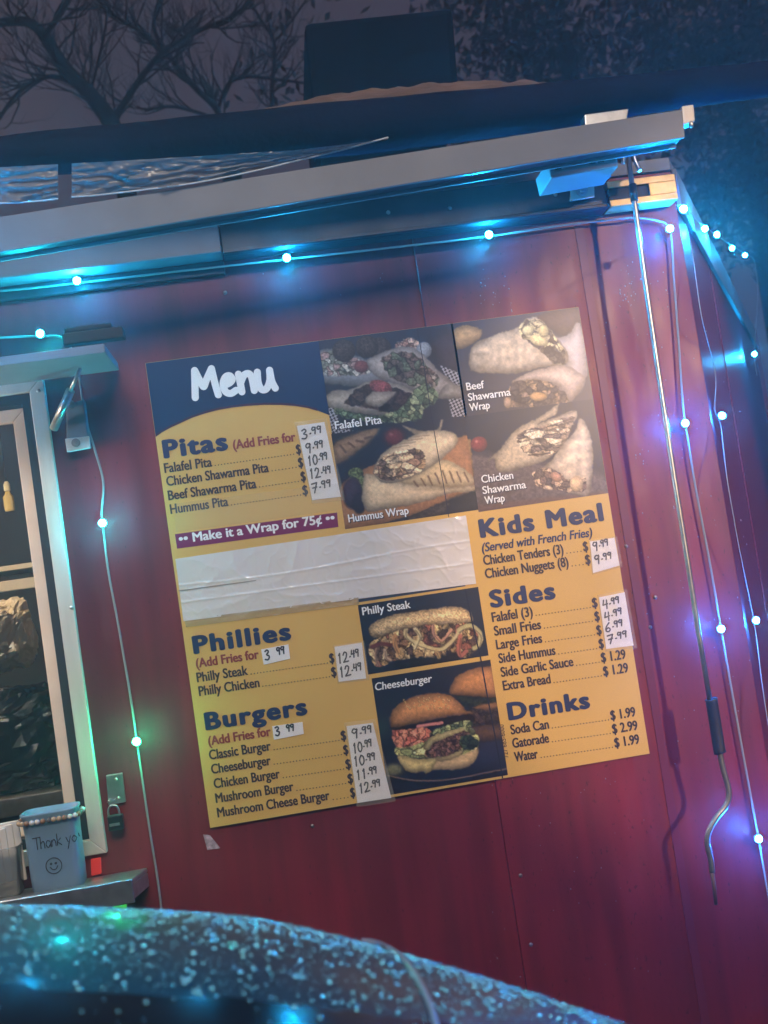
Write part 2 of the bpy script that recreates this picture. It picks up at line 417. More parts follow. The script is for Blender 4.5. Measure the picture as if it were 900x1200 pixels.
# box on the trailer roof
q = [U(356, 26, .75), U(531, 8, .75), U(540, 130, .75), U(370, 150, .75)]
MB().slab(q, .55).build('rooftop_unit', M['box'], trailer, bevel=.02)

#@@PADLOCK
lk = empty('padlock', U(133, 975, -.02), 'small padlock with black body hanging from the window hasp', 'padlock')
q = [U(125, 957, -.034), U(143, 954, -.034), U(145, 972, -.034), U(127, 975, -.034)]
MB().slab(q, .016).build('lock_body', mat('black_lock_plastic', (.02, .02, .024), .3), lk, bevel=.003)
q = [U(128, 966, -.0362), U(140, 964, -.0362), U(140.5, 967, -.0362), U(128.5, 969, -.0362)]
MB().slab(q, .002).build('lock_band', M['steel'], lk)
a, b = U(128, 958, -.026), U(140, 956, -.026); h = .022
MB().tube(smooth_path([a, a+Vector((0, 0, h*.55)), a.lerp(b, .25)+Vector((0, 0, h*.95)), a.lerp(b, .75)+Vector((0, 0, h*.95)), b+Vector((0, 0, h*.55)), b], 5), .0021).build('shackle', M['steel'], lk)

# ------------------------------------------------------------------ menu board
BW, BH = .9, .93444
board = empty('menu_board', (0, -.006, CZ-BH/2), 'large yellow and navy printed menu board screwed to the maroon side', 'menu board')
YB = -.0085                                            # front face of the board
BL, TL_, TR_, BR_ = (249, 967), (168, 425), (676, 363), (761, 884)
KL = 1/.62
def seen(r, g, b): 
    c = lin(r, g, b, KL); return tuple(min(x, .9) for x in c[:3])
def pmat(name, rgb, rough=.34, **kw): return mat(name, (*seen(*rgb), 1), rough, **kw)
M['b_yellow'] = pmat('print_yellow', (178, 144, 80), .33, var=.06, vscale=4, bump=.05, bscale=9)
M['b_navy'] = pmat('print_navy', (24, 42, 70), .30)
M['b_ink'] = pmat('print_dark_blue_ink', (34, 42, 72), .4)
M['b_text'] = pmat('print_black_ink', (52, 44, 48), .4)
M['b_maroon'] = pmat('print_maroon_ink', (118, 52, 50), .4)
M['b_purple'] = pmat('print_purple', (104, 36, 72), .35)
M['b_white'] = pmat('print_white', (205, 205, 205), .4)
M['paper'] = mat('white_paper_under_tape', (.76, .72, .70), .30, bump=.04, bscale=60, coat=.9, coat_rough=.07, var=.05, vscale=8)
M['paper2'] = mat('taped_white_paper', (.88, .85, .86), .3, bump=.12, bscale=50, coat=.5, coat_rough=.08)
M['pen'] = mat('black_marker', (.03, .03, .05), .5)
M['tape'] = mat('clear_tape', (.85, .78, .62), .12, alpha=.09, spec=.8, bump=.5, bscale=50)
def lay(k): return YB - .0004*k
MB().box(-BW/2, BW/2, YB, -.0035, CZ-BH/2, CZ+BH/2).build('board_panel', M['b_yellow'], board)
def poly(name, pts, m, k, parent=board, dy=.0002):
    """flat printed polygon (pixel outline) lying on layer k of the board"""
    P = [U(x, y, lay(k)) for x, y in pts]; n = len(P)
    mb = MB(); mb.add(P, [tuple(range(n))])
    return mb.build(name, m, parent)
hx0 = -BW/2+.0005; hz = CZ+BH/2-.0005
arc = [(183, 511.5), (190, 506), (200, 500.5), (212, 495), (225, 489), (240, 484), (255, 480), (272, 477), (290, 475), (310, 473.8), (330, 474), (346, 475.2), (360, 477.5), (372, 481), (386, 486.5)]
pa = [U(x, y, lay(1)) for x, y in arc]; pa[0].x = hx0
p_r = U(373.5, 402, lay(1)).x
hdr = [Vector((hx0, lay(1), hz)), Vector((p_r, lay(1), hz)), Vector((p_r, lay(1), pa[-1].z))] + [p for p in reversed(pa) if p.x < p_r-.002]
MB().add(hdr, [tuple(range(len(hdr)))]).build('header_panel', M['b_navy'], board)
# thin maroon line following the arc
ap = [p for p in pa if p.x < p_r-.002]
up = [Vector((p.x, lay(2), p.z+.0035)) for p in ap]; dn = [Vector((p.x, lay(2), p.z-.001)) for p in ap]
MB().add(up+dn, [(i, i+1, len(up)+i+1, len(up)+i) for i in range(len(up)-1)]).build('header_line', pmat('print_dark_maroon', (60, 36, 52)), board)
poly('banner', [(205, 626), (395, 600.5), (396.5, 617.5), (207.5, 643)], M['b_purple'], 1)

# --- lettering
_font_cache = {}
def glyphs(body, offset=0.0, shear=0.0, space=1.0):
    key = (body, offset, shear, space)
    if key in _font_cache: return _font_cache[key]
    cu = bpy.data.curves.new('t', 'FONT'); cu.body = body; cu.size = 1; cu.offset = offset; cu.shear = shear; cu.space_character = space
    cu.resolution_u = 4; cu.fill_mode = 'BOTH' if hasattr(cu, 'fill_mode') else cu.fill_mode
    o = bpy.data.objects.new('t', cu); COL.objects.link(o)
    bpy.context.view_layer.update()
    me = o.evaluated_get(bpy.context.evaluated_depsgraph_get()).to_mesh()
    v = [(p.co.x, p.co.y) for p in me.vertices]; f = [tuple(q.vertices) for q in me.polygons]
    o.evaluated_get(bpy.context.evaluated_depsgraph_get()).to_mesh_clear()
    bpy.data.objects.remove(o); bpy.data.curves.remove(cu)
    _font_cache[key] = (v, f); return v, f
def caph(offset):
    v, _ = glyphs('H', offset); ys = [p[1] for p in v]; return max(ys)-min(ys), min(ys)
def put_text(mb, body, p0, p1, cap_px, k, weight=0.0, shear=0.0, space=1.0):
    """text from pixel p0 (left end of base line) to p1 (right end), capitals cap_px tall; weight thickens the strokes"""
    A, B = U(*p0, lay(k)), U(*p1, lay(k))
    v, f = glyphs(body, 0.0, shear, space)
    xs = [p[0] for p in v]; x0, x1 = min(xs), max(xs)
    ch, cb = caph(0.0)
    mpp = abs((U(p0[0], p0[1]-10, 0) - U(*p0, 0)).length)/10
    wd = weight*cap_px*mpp                                # stroke growth in metres
    sx = (B.x-A.x-2*wd)/(x1-x0); sz = (cap_px*mpp-2*wd*.6)/ch
    z0 = (A.z + B.z)/2 + wd*.6
    sl = (B.z-A.z)*.35/(B.x-A.x)
    st = [(0, 0)] if weight == 0 else [(math.cos(math.pi*q/(4 if weight > .03 else 2)), math.sin(math.pi*q/(4 if weight > .03 else 2))) for q in range(8 if weight > .03 else 4)]
    if weight > .08: st += [(.5*math.cos(math.pi*q/2+.4), .5*math.sin(math.pi*q/2+.4)) for q in range(4)]
    for q, (ox, oz) in enumerate(st):
        yy = lay(k)-.00001*q
        mb.add([(A.x+wd+(p[0]-x0)*sx+ox*wd, yy, z0+(p[1]-cb)*sz+oz*wd*.6+sl*((p[0]-x0)*sx-(B.x-A.x)/2)) for p in v], f)
    return mb
def text(name, body, p0, p1, cap, m, k=3, weight=0.0, shear=0.0, space=1.0, parent=board):
    return put_text(MB(), body, p0, p1, cap, k, weight, shear, space).build(name, m, parent)
SL = -.143                                            # slope of the printed lines in the photograph
def item(name_, x, y, xe, xd, dollar, xa, xb, slope=None, cap=11.5):
    s = SL if slope is None else slope
    mb = MB()
    put_text(mb, name_, (x, y), (xe, y+s*(xe-x)), cap, 3, .038)
    # dot leaders: small squares along the base line
    A, B = U(xe+1.5, y+s*(xe+1.5-x), lay(3)), U(xd, y+s*(xd-x), lay(3)); z = U((x+xe)/2, y+s*((xe-x)/2), lay(3)).z
    n = int((xd-xe-1.5)/3.6)
    zz = A.z*.5+B.z*.5
    for i in range(n):
        X = A.x+(B.x-A.x)*(i+.5)/n; Z = A.z+(B.z-A.z)*(i+.5)/n
        mb.add([(X-.00095, lay(3), Z), (X+.00095, lay(3), Z), (X+.00095, lay(3), Z+.0022), (X-.00095, lay(3), Z+.0022)], [(0, 1, 2, 3)])
    put_text(mb, dollar, (xa, y+s*(xa-x)), (xb, y+s*(xb-x)), cap, 3, .038)
    mb.build('item_line', M['b_text'], board)
def heading(body, p0, p1, cap): text('section_heading', body, p0, p1, cap, M['b_ink'], 3, .085, space=1.16)
heading('Pitas', (192, 537.5), (268, 527.5), 22)
text('side_note', '(Add Fries for', (273.5, 526.5), (347, 517), 11, M['b_maroon'], 3, .05)
item('Falafel Pita', 193, 554.5, 249, 346, '$', 347.5, 353.5)
item('Chicken Shawarma Pita', 195.5, 570, 315.5, 349, '$', 350, 356)
item('Beef Shawarma Pita', 197.5, 586.5, 301, 351.5, '$', 353, 359)
item('Hummus Pita', 200, 602.5, 268, 354, '$', 355, 361.5)
text('banner_text', '\u2022\u2022 Make it a Wrap for 75\u00a2 \u2022\u2022', (210, 636.5), (393, 612.5), 11, M['b_white'], 3, .05)
heading('Phillies', (227, 766.5), (342, 750), 21.5)
text('side_note', '(Add Fries for', (230, 782.5), (304, 772), 11, M['b_maroon'], 3, .05)
item('Philly Steak', 231, 799.5, 291, 385.5, '$', 386.5, 392.5)
item('Philly Chicken', 233.5, 815.5, 304.7, 388, '$', 388.7, 395)
heading('Burgers', (241, 855.5), (361, 838), 21)
text('side_note', '(Add Fries for', (244.5, 874), (318, 862), 11, M['b_maroon'], 3, .05)
item('Classic Burger', 245.5, 890, 318, 399, '$', 400, 406.5)
item('Cheeseburger', 248, 906.7, 318, 402, '$', 403, 409)
item('Chicken Burger', 251, 923.5, 328.7, 404.5, '$', 405.5, 412)
item('Mushroom Burger', 253, 940.5, 344.7, 407, '$', 408, 414.5)
item('Mushroom Cheese Burger', 255, 957, 387, 410, '$', 411, 417)
heading('Kids Meal', (563, 629.5), (708.5, 611.5), 22)
text('side_note', '(Served with French Fries)', (565, 646), (695, 629.5), 10.5, M['b_ink'], 3, .035, .22)
item('Chicken Tenders (3)', 567, 662, 661, 683, '$', 684, 690, -.135)
item('Chicken Nuggets (8)', 569, 677.5, 667, 685.5, '$', 686.6, 692.7, -.135)
heading('Sides', (575, 712), (652, 702.5), 21)
item('Falafel (3)', 577, 729, 625, 693.5, '$', 694.5, 701)
item('Small Fries', 579.6, 745, 634.7, 696, '$', 697.5, 703.5)
item('Large Fries', 582, 761, 636, 698.5, '$', 699.7, 705.7)
item('Side Hummus', 585, 777, 651.6, 701, '$', 702.4, 708.4)
item('Side Garlic Sauce', 587.5, 793, 672.6, 704, '$ 1.29', 705, 734)
item('Extra Bread', 590, 809, 646, 706.5, '$ 1.29', 707.6, 737)
heading('Drinks', (596, 843.5), (692.5, 831), 21)
item('Soda Can', 599, 860.6, 644, 715, '$ 1.99', 716, 745.5)
item('Gatorade', 601, 876.5, 644, 717, '$ 2.99', 718, 748)
item('Water', 603.5, 892.7, 631, 719.5, '$ 1.99', 720.7, 750)

# --- brush and pen strokes
def ribbon(mb, pts, wd, k, nround=8):
    """round-ended stroke; pts in board metres (x, z)"""
    kk = [0]
    for i in range(len(pts)-1):
        a, b = Vector((pts[i][0], 0, pts[i][1])), Vector((pts[i+1][0], 0, pts[i+1][1]))
        t = (b-a)
        if t.length < 1e-7: continue
        t.normalize(); n = Vector((-t.z, 0, t.x))*wd*.5; y = lay(k)-.000012*len(mb.f) % .00035
        outl = [a+n, a-n]
        ang0 = math.atan2(-n.z, -n.x)
        outl = [a+n]
        for j in range(1, nround):
            th = math.atan2(n.z, n.x)+math.pi*j/nround; outl.append(a+Vector((math.cos(th), 0, math.sin(th)))*wd*.5)
        outl += [a-n, b-n]
        for j in range(1, nround):
            th = math.atan2(-n.z, -n.x)+math.pi*j/nround; outl.append(b+Vector((math.cos(th), 0, math.sin(th)))*wd*.5)
        outl.append(b+n)
        mb.add([(p.x, y, p.z) for p in outl], [tuple(range(len(outl)))])
def strokes(mb, lines, p0, p1, hpx, wpx, k, unit_w):
    """lines in a unit box (unit_w wide, 1 tall) set from pixel p0 to p1"""
    A, B = U(*p0, lay(k)), U(*p1, lay(k)); mpp = (U(p0[0], p0[1]-10) - U(*p0)).length/10
    s = (B.x-A.x)/unit_w; hz_ = hpx*mpp; sl = (B.z-A.z)/(B.x-A.x)
    for ln in lines:
        P = [(A.x+x*s, A.z+z*hz_+sl*x*s) for x, z in ln]
        ribbon(mb, P, wpx*mpp, k)
def curve2(pts, k=5): return [(p.x, p.y) for p in smooth_path([Vector((a, b, 0)) for a, b in pts], k)]
menu_lines = [
    curve2([(.08, .02), (.13, .5), (.18, .98)]), curve2([(.18, .98), (.36, .42), (.42, .40)]), curve2([(.42, .40), (.52, .62), (.72, .98)]), curve2([(.72, .98), (.76, .5), (.82, .03)]),
    curve2([(1.02, .34), (1.22, .40), (1.33, .52), (1.26, .66), (1.12, .62), (1.02, .40), (1.06, .12), (1.22, .03), (1.40, .12)]),
    curve2([(1.55, .68), (1.57, .35), (1.58, .04)]), curve2([(1.58, .36), (1.72, .62), (1.88, .66), (1.96, .48), (1.98, .04)]),
    curve2([(2.16, .68), (2.14, .30), (2.22, .05), (2.38, .06), (2.52, .34), (2.56, .70)]), curve2([(2.56, .70), (2.58, .30), (2.66, .04)])]
mm = MB(); strokes(mm, menu_lines, (226, 467), (325, 456), 33, 8.2, 3, 2.72); mm.build('menu_title', M['b_white'], board)
DIG = {
    '0': [curve2([(.25, 1), (.05, .6), (.12, .1), (.3, 0), (.5, .35), (.45, .85), (.25, 1)])],
    '1': [[(.2, .8), (.32, 1), (.25, 0)]],
    '2': [curve2([(.05, .75), (.2, 1), (.42, .85), (.3, .4), (.02, .02)])+[(.52, .05)]],
    '3': [curve2([(.08, .9), (.3, 1), (.42, .78), (.2, .55), (.45, .35), (.3, .02), (.02, .1)])],
    '4': [[(.15, 1), (.05, .45), (.5, .5)], [(.45, .95), (.38, 0)]],
    '6': [curve2([(.42, 1), (.12, .6), (.05, .2), (.25, 0), (.45, .2), (.3, .45), (.08, .3)])],
    '7': [[(.05, .95), (.5, 1), (.2, 0)], [(.1, .5), (.45, .55)]],
    '9': [curve2([(.45, .9), (.2, 1), (.06, .75), (.2, .55), (.45, .75), (.46, .95)]) + [(.42, .5), (.36, 0)]],
    '.': [[(.1, .42), (.16, .44)]], ' ': []}
def hand(mb, s, p0, p1, hpx, k=6, wpx=1.75):
    """handwritten price; the cents are set smaller and raised"""
    x = 0; L = []; dot = False
    for ch in s:
        sc_ = .72 if dot else 1.0; up_ = .30 if dot else 0
        for ln in DIG[ch]: L.append([(x+a*sc_+random.uniform(-.012, .012), up_+b*sc_+random.uniform(-.015, .015)) for a, b in ln])
        x += .26 if ch == '.' else .62*sc_
        if ch in '. ': dot = True
    strokes(mb, L, p0, p1, hpx, wpx, k, x-.1)
def sticker(quad, rows, hpx, tape=True):
    P = [U(x, y, lay(4)) for x, y in quad]
    mb = MB(); mb.slab([p for p in P], .0003)
    s = mb.build('price_sticker', M['paper2'], board)
    h = MB()
    for (txt, p0, p1) in rows: hand(h, txt, p0, p1, hpx)
    h.build('handwriting', M['pen'], s)
    if tape:
        c = [sum(q[0] for q in quad)/4, sum(q[1] for q in quad)/4]
        Q = [U(c[0]+(x-c[0])*1.16+1, c[1]+(y-c[1])*1.10, lay(7)) for x, y in quad]
        MB().slab(Q, .0001).build('clear_tape', M['tape'], s)
    return s
sticker([(348, 499), (380, 494.5), (399.5, 582), (366, 586)], [('3.99', (354, 515), (377, 510)), ('9.99', (359, 531.5), (379, 527)), ('10.99', (361, 546), (384, 541)), ('12.49', (363, 561), (388, 557)), ('7.99', (366, 578), (388, 573))], 11)
sticker([(306, 761), (338, 755), (340, 772), (309, 779)], [('3 99', (311, 774), (334, 769))], 11.5, False)
sticker([(392, 758), (424, 753), (429, 795), (397, 799)], [('12.49', (396, 778), (421, 772)), ('12.49', (398, 794), (424, 788))], 11.5)
sticker([(319, 851), (354.5, 846), (356, 860), (321, 867)], [('3 99', (323, 862.5), (345, 859))], 10.5, False)
sticker([(406, 851), (437, 847), (458.5, 935), (419, 941)], [('9.99', (413, 866), (436, 861)), ('10.99', (414, 883), (436, 877)), ('10.99', (415, 898), (440, 893)), ('11.99', (418, 914), (442, 909)), ('12.99', (421, 930), (446, 924))], 11)
sticker([(691.6, 634.7), (720, 630), (726, 662.7), (695, 671.5)], [('9.99', (695.5, 646), (713, 641.5)), ('9.99', (697.5, 661.5), (717, 657))], 10)
sticker([(702, 700), (732, 694), (742.5, 756.5), (710.5, 760.5)], [('4.99', (707, 714), (726, 709)), ('4.99', (709, 728.5), (729, 722)), ('6.99', (710, 741), (730, 736)), ('7.99', (712.5, 755), (735, 749))], 10)

# --- white paper taped over one section
def paper_sheet():
    TL2, TR2, BR2, BL2 = (205.6, 655), (546, 604), (558, 684), (215, 728)
    n, m_ = 240, 64; vs_ = []
    for j in range(m_+1):
        for i in range(n+1):
            s_, t_ = i/n, j/m_
            x = (TL2[0]*(1-s_)+TR2[0]*s_)*(1-t_)+(BL2[0]*(1-s_)+BR2[0]*s_)*t_
            y = (TL2[1]*(1-s_)+TR2[1]*s_)*(1-t_)+(BL2[1]*(1-s_)+BR2[1]*s_)*t_
            p = U(x, y, lay(4))
            rg = 1-abs(2*mnoise.noise(Vector((s_*7, t_*2.6, 1.3))))
            rg2 = 1-abs(2.4*mnoise.noise(Vector((s_*22, t_*4.5, 7))))
            b = .0009*max(0, rg)**3 + .0006*max(0, rg2)**6 + .0009*math.exp(-((t_-.42-.05*math.sin(s_*5))/.012)**2)
            b += .0010*max(0, 1-abs(t_-.70)/.02)
            vs_.append((p.x, p.y-b, p.z))
    return MB().add(vs_, [(j*(n+1)+i, j*(n+1)+i+1, (j+1)*(n+1)+i+1, (j+1)*(n+1)+i) for j in range(m_) for i in range(n)], True)
sheet = paper_sheet().build('blank_paper', M['paper'], board)
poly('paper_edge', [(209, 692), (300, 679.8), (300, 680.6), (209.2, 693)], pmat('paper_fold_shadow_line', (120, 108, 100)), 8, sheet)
for (a0, b0, c0, d0) in (((322, 634), (330, 633), (329, 645), (325, 640)), ((380, 664), (391, 660), (392, 661.3), (381, 666)), ((243, 690), (248, 688), (248, 689), (244, 692)), ((430, 720.5), (452, 717), (452, 718.5), (430, 722))):
    pass
q = [(204, 590), (399, 566), (401, 597), (206, 624)]
poly('clear_tape', q, M['tape'], 5)
poly('cover_tape', [(216, 726), (420, 700), (421, 708), (218, 735)], mat('frayed_tape', (.55, .42, .25), .2, alpha=.5, bump=.6, bscale=70), 5)

# ------------------------------------------------------------------ food photographs printed on the board
def vnoise(x, y, seed):
    r = np.random.default_rng(seed); T = r.random((64, 64))
    xi = np.floor(x).astype(int); yi = np.floor(y).astype(int); fx = x-xi; fy = y-yi
    fx = fx*fx*(3-2*fx); fy = fy*fy*(3-2*fy)
    a = T[yi % 64, xi % 64]; b = T[yi % 64, (xi+1) % 64]; c_ = T[(yi+1) % 64, xi % 64]; d_ = T[(yi+1) % 64, (xi+1) % 64]
    return (a*(1-fx)+b*fx)*(1-fy)+(c_*(1-fx)+d_*fx)*fy
def fbm(x, y, seed, o=3):
    s = 0; a = .5
    for k in range(o): s = s+a*vnoise(x*2**k, y*2**k, seed+k); a *= .5
    return s/(1-.5**o)
def sdist(X, Y, P):
    """signed distance to a closed polygon, positive inside"""
    P = np.asarray(P, float); Q = np.roll(P, -1, 0); d2 = np.full(X.shape, 1e9); ins = np.zeros(X.shape, bool)
    for (ax, ay), (bx, by) in zip(P, Q):
        ex, ey = bx-ax, by-ay; wx, wy = X-ax, Y-ay
        t = np.clip((wx*ex+wy*ey)/(ex*ex+ey*ey+1e-9), 0, 1)
        d2 = np.minimum(d2, (wx-ex*t)**2+(wy-ey*t)**2)
        c_ = ((ay <= Y) != (by <= Y)) & (X < (bx-ax)*(Y-ay)/(by-ay+1e-12)+ax)
        ins ^= c_
    d_ = np.sqrt(d2); return np.where(ins, d_, -d_)
def round_poly(P, k=4):
    n = len(P); out = []
    for i in range(n):
        p0, p1, p2, p3 = [np.array(P[(i+j-1) % n], float) for j in range(4)]
        for j in range(k):
            t = j/k; out.append(.5*((2*p1)+(p2-p0)*t+(2*p0-5*p1+4*p2-p3)*t*t+(3*p1-p0-3*p2+p3)*t**3))
    return out
class Paint:
    """a printed picture: colours per vertex of a fine grid; crop coordinates cx, cy of the photograph's detail"""
    def __init__(s, quad, off, scale, n=210, m_=160):
        W = [U(x, y, lay(1)) for x, y in quad]
        x0 = (W[0].x+W[3].x)/2; x1 = (W[1].x+W[2].x)/2; z1 = (W[0].z+W[1].z)/2; z0 = (W[2].z+W[3].z)/2
        if abs(z1-(CZ+BH/2)) < .016: z1 = CZ+BH/2-.0003
        if abs(x1-BW/2) < .014: x1 = BW/2-.0003; x0 -= .004
        s.gx, s.gz = np.meshgrid(np.linspace(x0, x1, n), np.linspace(z1, z0, m_)); s.n, s.m = n, m_
        px, py = PX(np.stack([s.gx, np.full_like(s.gx, lay(1)), s.gz], -1))
        s.X = (px-off[0])/scale; s.Y = (py-off[1])/scale
        s.C = np.zeros((*s.X.shape, 3)); s.wob = (fbm(s.X/22, s.Y/22, 3)-.5, fbm(s.X/22, s.Y/22, 9)-.5)
    def put(s, a, col): s.C = s.C*(1-a[..., None])+np.asarray(col, float)*a[..., None] if np.ndim(col) < 3 else s.C*(1-a[..., None])+col*a[..., None]
    def fill(s, c1, c2=None):
        s.C[:] = c1
        if c2: 
            t = np.clip((s.Y-s.Y.min())/(s.Y.max()-s.Y.min()), 0, 1)[..., None]; s.C = np.asarray(c1)*(1-t)+np.asarray(c2)*t
    def shape(s, P, col, soft=9, shade=.35, depth=70, tex=.12, tscale=14, wob=14, seed=1, lightdir=(-.3, -1), rnd=True):
        """a rounded body: darker towards its rim and its lower side, as printed"""
        if rnd: P = round_poly(P)
        d = sdist(s.X+s.wob[0]*wob, s.Y+s.wob[1]*wob, P)
        a = np.clip(.5+d/soft, 0, 1)
        P_ = np.asarray(P); cyy = P_[:, 1]; v = (s.Y-cyy.min())/(np.ptp(cyy)+1e-6)
        k = 1-shade*(1-np.clip(d/depth, 0, 1))**2-shade*.6*np.clip(v-.35, 0, 1)+.10*np.clip(.4-v, 0, 1)
        k = k*(1+tex*(2*fbm(s.X/tscale, s.Y/tscale, seed*7+1)-1))
        s.put(a, np.asarray(col, float)*k[..., None]); return d
    def mix(s, P, cols, soft=8, scale=16, seed=1, wob=22, stretch=(1, 1), contrast=1.0, rnd=True):
        """a tangle of ingredients: cells of the given colours with dark gaps"""
        if rnd: P = round_poly(P)
        d = sdist(s.X+s.wob[0]*wob, s.Y+s.wob[1]*wob, P); a = np.clip(.5+d/soft, 0, 1)
        r = np.random.default_rng(seed); b = (s.X.min(), s.X.max(), s.Y.min(), s.Y.max())
        xs = s.X/stretch[0]+s.wob[0]*scale*1.6; ys = s.Y/stretch[1]+s.wob[1]*scale*1.6
        P_ = np.asarray(P); lo = P_.min(0)-20; hi = P_.max(0)+20
        nn = int(np.clip((hi[0]-lo[0])*(hi[1]-lo[1])/(scale*scale*4*stretch[0]*stretch[1]), 6, 160))
        pts = np.stack([r.uniform(lo[0], hi[0], nn)/stretch[0], r.uniform(lo[1], hi[1], nn)/stretch[1]], 1); ci = r.integers(0, len(cols), nn)
        d1 = np.full(s.X.shape, 1e9); d2 = d1.copy(); idx = np.zeros(s.X.shape, int)
        for i, (x, y) in enumerate(pts):
            q = np.hypot(xs-x, ys-y); m1 = q < d1
            d2 = np.where(m1, d1, np.minimum(d2, q)); d1 = np.where(m1, q, d1); idx = np.where(m1, i, idx)
        base = np.asarray(cols, float)[ci[idx]]
        e = np.clip((d2-d1)/(scale*.55), 0, 1); k = .50+.60*e**.8
        k = k*(1+.35*(2*fbm(s.X/9, s.Y/9, seed+40)-1))*contrast
        mean = np.mean(np.asarray(cols, float), 0); bl = (.10+.45*fbm(s.X/12, s.Y/12, seed+60))[..., None]
        s.put(a, (base*(1-bl)+mean*bl)*k[..., None]); return d
    def ell(s, cx, cy_, rx, ry, col, soft=6, shade=.45, hi=None, rot=0, tex=.15):
        c_, s_ = math.cos(rot), math.sin(rot); X = s.X-cx+s.wob[0]*5; Y = s.Y-cy_+s.wob[1]*5
        u = (X*c_+Y*s_)/rx; v = (-X*s_+Y*c_)/ry; rr = np.sqrt(u*u+v*v); a = np.clip(.5+(1-rr)*min(rx, ry)/soft, 0, 1)
        k = 1-shade*rr**2*.6-shade*.5*(v*.6+u*.3); k = k*(1+tex*(2*fbm(s.X/8, s.Y/8, 77)-1)); k = np.clip(k, .2, 1.4)
        s.put(a, np.asarray(col, float)*k[..., None])
        if hi is not None:
            h = np.clip(1-np.hypot(u+.3, v+.35)/.28, 0, 1)*.7; s.put(h, hi)
    def line(s, pts, wd, col, soft=4, op=1.0):
        d2 = np.full(s.X.shape, 1e9); X = s.X+s.wob[0]*6; Y = s.Y+s.wob[1]*6
        for (ax, ay), (bx, by) in zip(pts[:-1], pts[1:]):
            ex, ey = bx-ax, by-ay; t = np.clip(((X-ax)*ex+(Y-ay)*ey)/(ex*ex+ey*ey+1e-9), 0, 1)
            d2 = np.minimum(d2, np.hypot(X-ax-ex*t, Y-ay-ey*t))
        s.put(np.clip(.5+(wd/2-d2)/soft, 0, 1)*op, col)
    def blur_spot(s, cx, cy_, r, col, op=.7):
        s.put(np.exp(-((s.X-cx)**2+(s.Y-cy_)**2)/(r*r))*op, col)
    def build(s):
        C = np.clip(s.C*(1+.05*(2*fbm(s.X/4, s.Y/4, 5)-1)[..., None]), 0, 255)/255
        g_ = C.mean(-1, keepdims=True); C = g_+(C-g_)*.70; C = np.clip(.86*C*(.72+.42*C)*np.array([1.03, 1.0, .94]), 0, 1)
        L = np.where(C <= .04045, C/12.92, ((C+.055)/1.055)**2.4)*KL; L = np.clip(L, 0, .9)
        me = bpy.data.meshes.new('food_photo'); o0 = origin(board)
        V = np.stack([s.gx-o0.x, np.full_like(s.gx, lay(1)-o0.y), s.gz-o0.z], -1).reshape(-1, 3)
        n, m_ = s.n, s.m
        i = (np.arange(m_-1)[:, None]*n+np.arange(n-1)).ravel(); Fc = np.stack([i, i+n, i+n+1, i+1], 1)
        me.from_pydata(V.tolist(), [], Fc.tolist())
        at = me.color_attributes.new('print', 'FLOAT_COLOR', 'POINT')
        at.data.foreach_set('color', np.concatenate([L.reshape(-1, 3), np.ones((n*m_, 1))], 1).astype(np.float32).ravel())
        me.materials.append(M['photo']); o = bpy.data.objects.new('food_photo', me); COL.objects.link(o); o.parent = board
        return o
pm = bpy.data.materials.new('printed_photograph'); pm.use_nodes = True; M['photo'] = pm
an = pm.node_tree.nodes.new('ShaderNodeVertexColor'); an.layer_name = 'print'
pb = pm.node_tree.nodes['Principled BSDF']; pm.node_tree.links.new(an.outputs['Color'], pb.inputs['Base Color']); pb.inputs['Roughness'].default_value = .33

# falafel pita
p = Paint([(373.5, 401.5), (531, 382), (547, 487.5), (388.5, 508)], (365, 385), .2167)
p.fill((34, 46, 82), (38, 46, 66))
p.shape([(640, 60), (790, 20), (800, 220), (700, 210)], (62, 48, 70), soft=60)
p.shape([(30, 140), (110, 112), (300, 165), (420, 200), (430, 260), (330, 315), (150, 305), (55, 280)], (140, 142, 156), tex=.08)
p.mix([(42, 150), (108, 124), (300, 180), (320, 240), (200, 255), (60, 250)], [(120, 100, 104), (165, 165, 160), (96, 104, 92), (150, 110, 110)], seed=4, scale=15)
for cx, cy_ in ((370, 108), (300, 98), (175, 120)): p.ell(cx, cy_, 62, 60, (74, 58, 62), tex=.5, shade=.6)
p.ell(268, 205, 38, 34, (140, 70, 78)); p.mix([(450, 90), (520, 50), (580, 70), (570, 120), (480, 115)], [(160, 110, 100), (175, 150, 140)], seed=8, scale=12)
p.ell(608, 118, 42, 46, (150, 155, 172))
chk = ((np.floor((p.X+p.Y*.4)/13)+np.floor((p.Y-p.X*.3)/13)) % 2)[..., None]*np.array([110, 110, 115.])+np.array([45, 45, 58.])
for P_ in ([(690, 195), (800, 240), (812, 320), (750, 300)], [(90, 400), (130, 395), (150, 520), (240, 560), (160, 575), (100, 560)], [(740, 380), (840, 370), (840, 480), (760, 480)]):
    p.put(np.clip(.5+sdist(p.X, p.Y, P_)/8, 0, 1), chk)
p.shape([(298, 180), (330, 150), (440, 108), (530, 98), (610, 145), (700, 235), (775, 310), (690, 375), (590, 350), (500, 315), (420, 290), (335, 245)], (176, 164, 164))
p.mix([(380, 170), (450, 128), (540, 132), (615, 185), (690, 275), (640, 335), (520, 300), (430, 265)], [(96, 76, 74), (88, 108, 84), (150, 136, 128), (72, 56, 58), (120, 90, 84)], seed=5, scale=17)
p.shape([(70, 385), (110, 340), (220, 328), (300, 288), (430, 290), (560, 338), (605, 400), (580, 460), (380, 472), (200, 450), (100, 425)], (178, 166, 158))
p.mix([(180, 405), (230, 340), (330, 300), (440, 318), (565, 370), (560, 435), (420, 455), (280, 425)], [(70, 48, 52), (84, 60, 56), (60, 46, 52)], seed=6, scale=24)
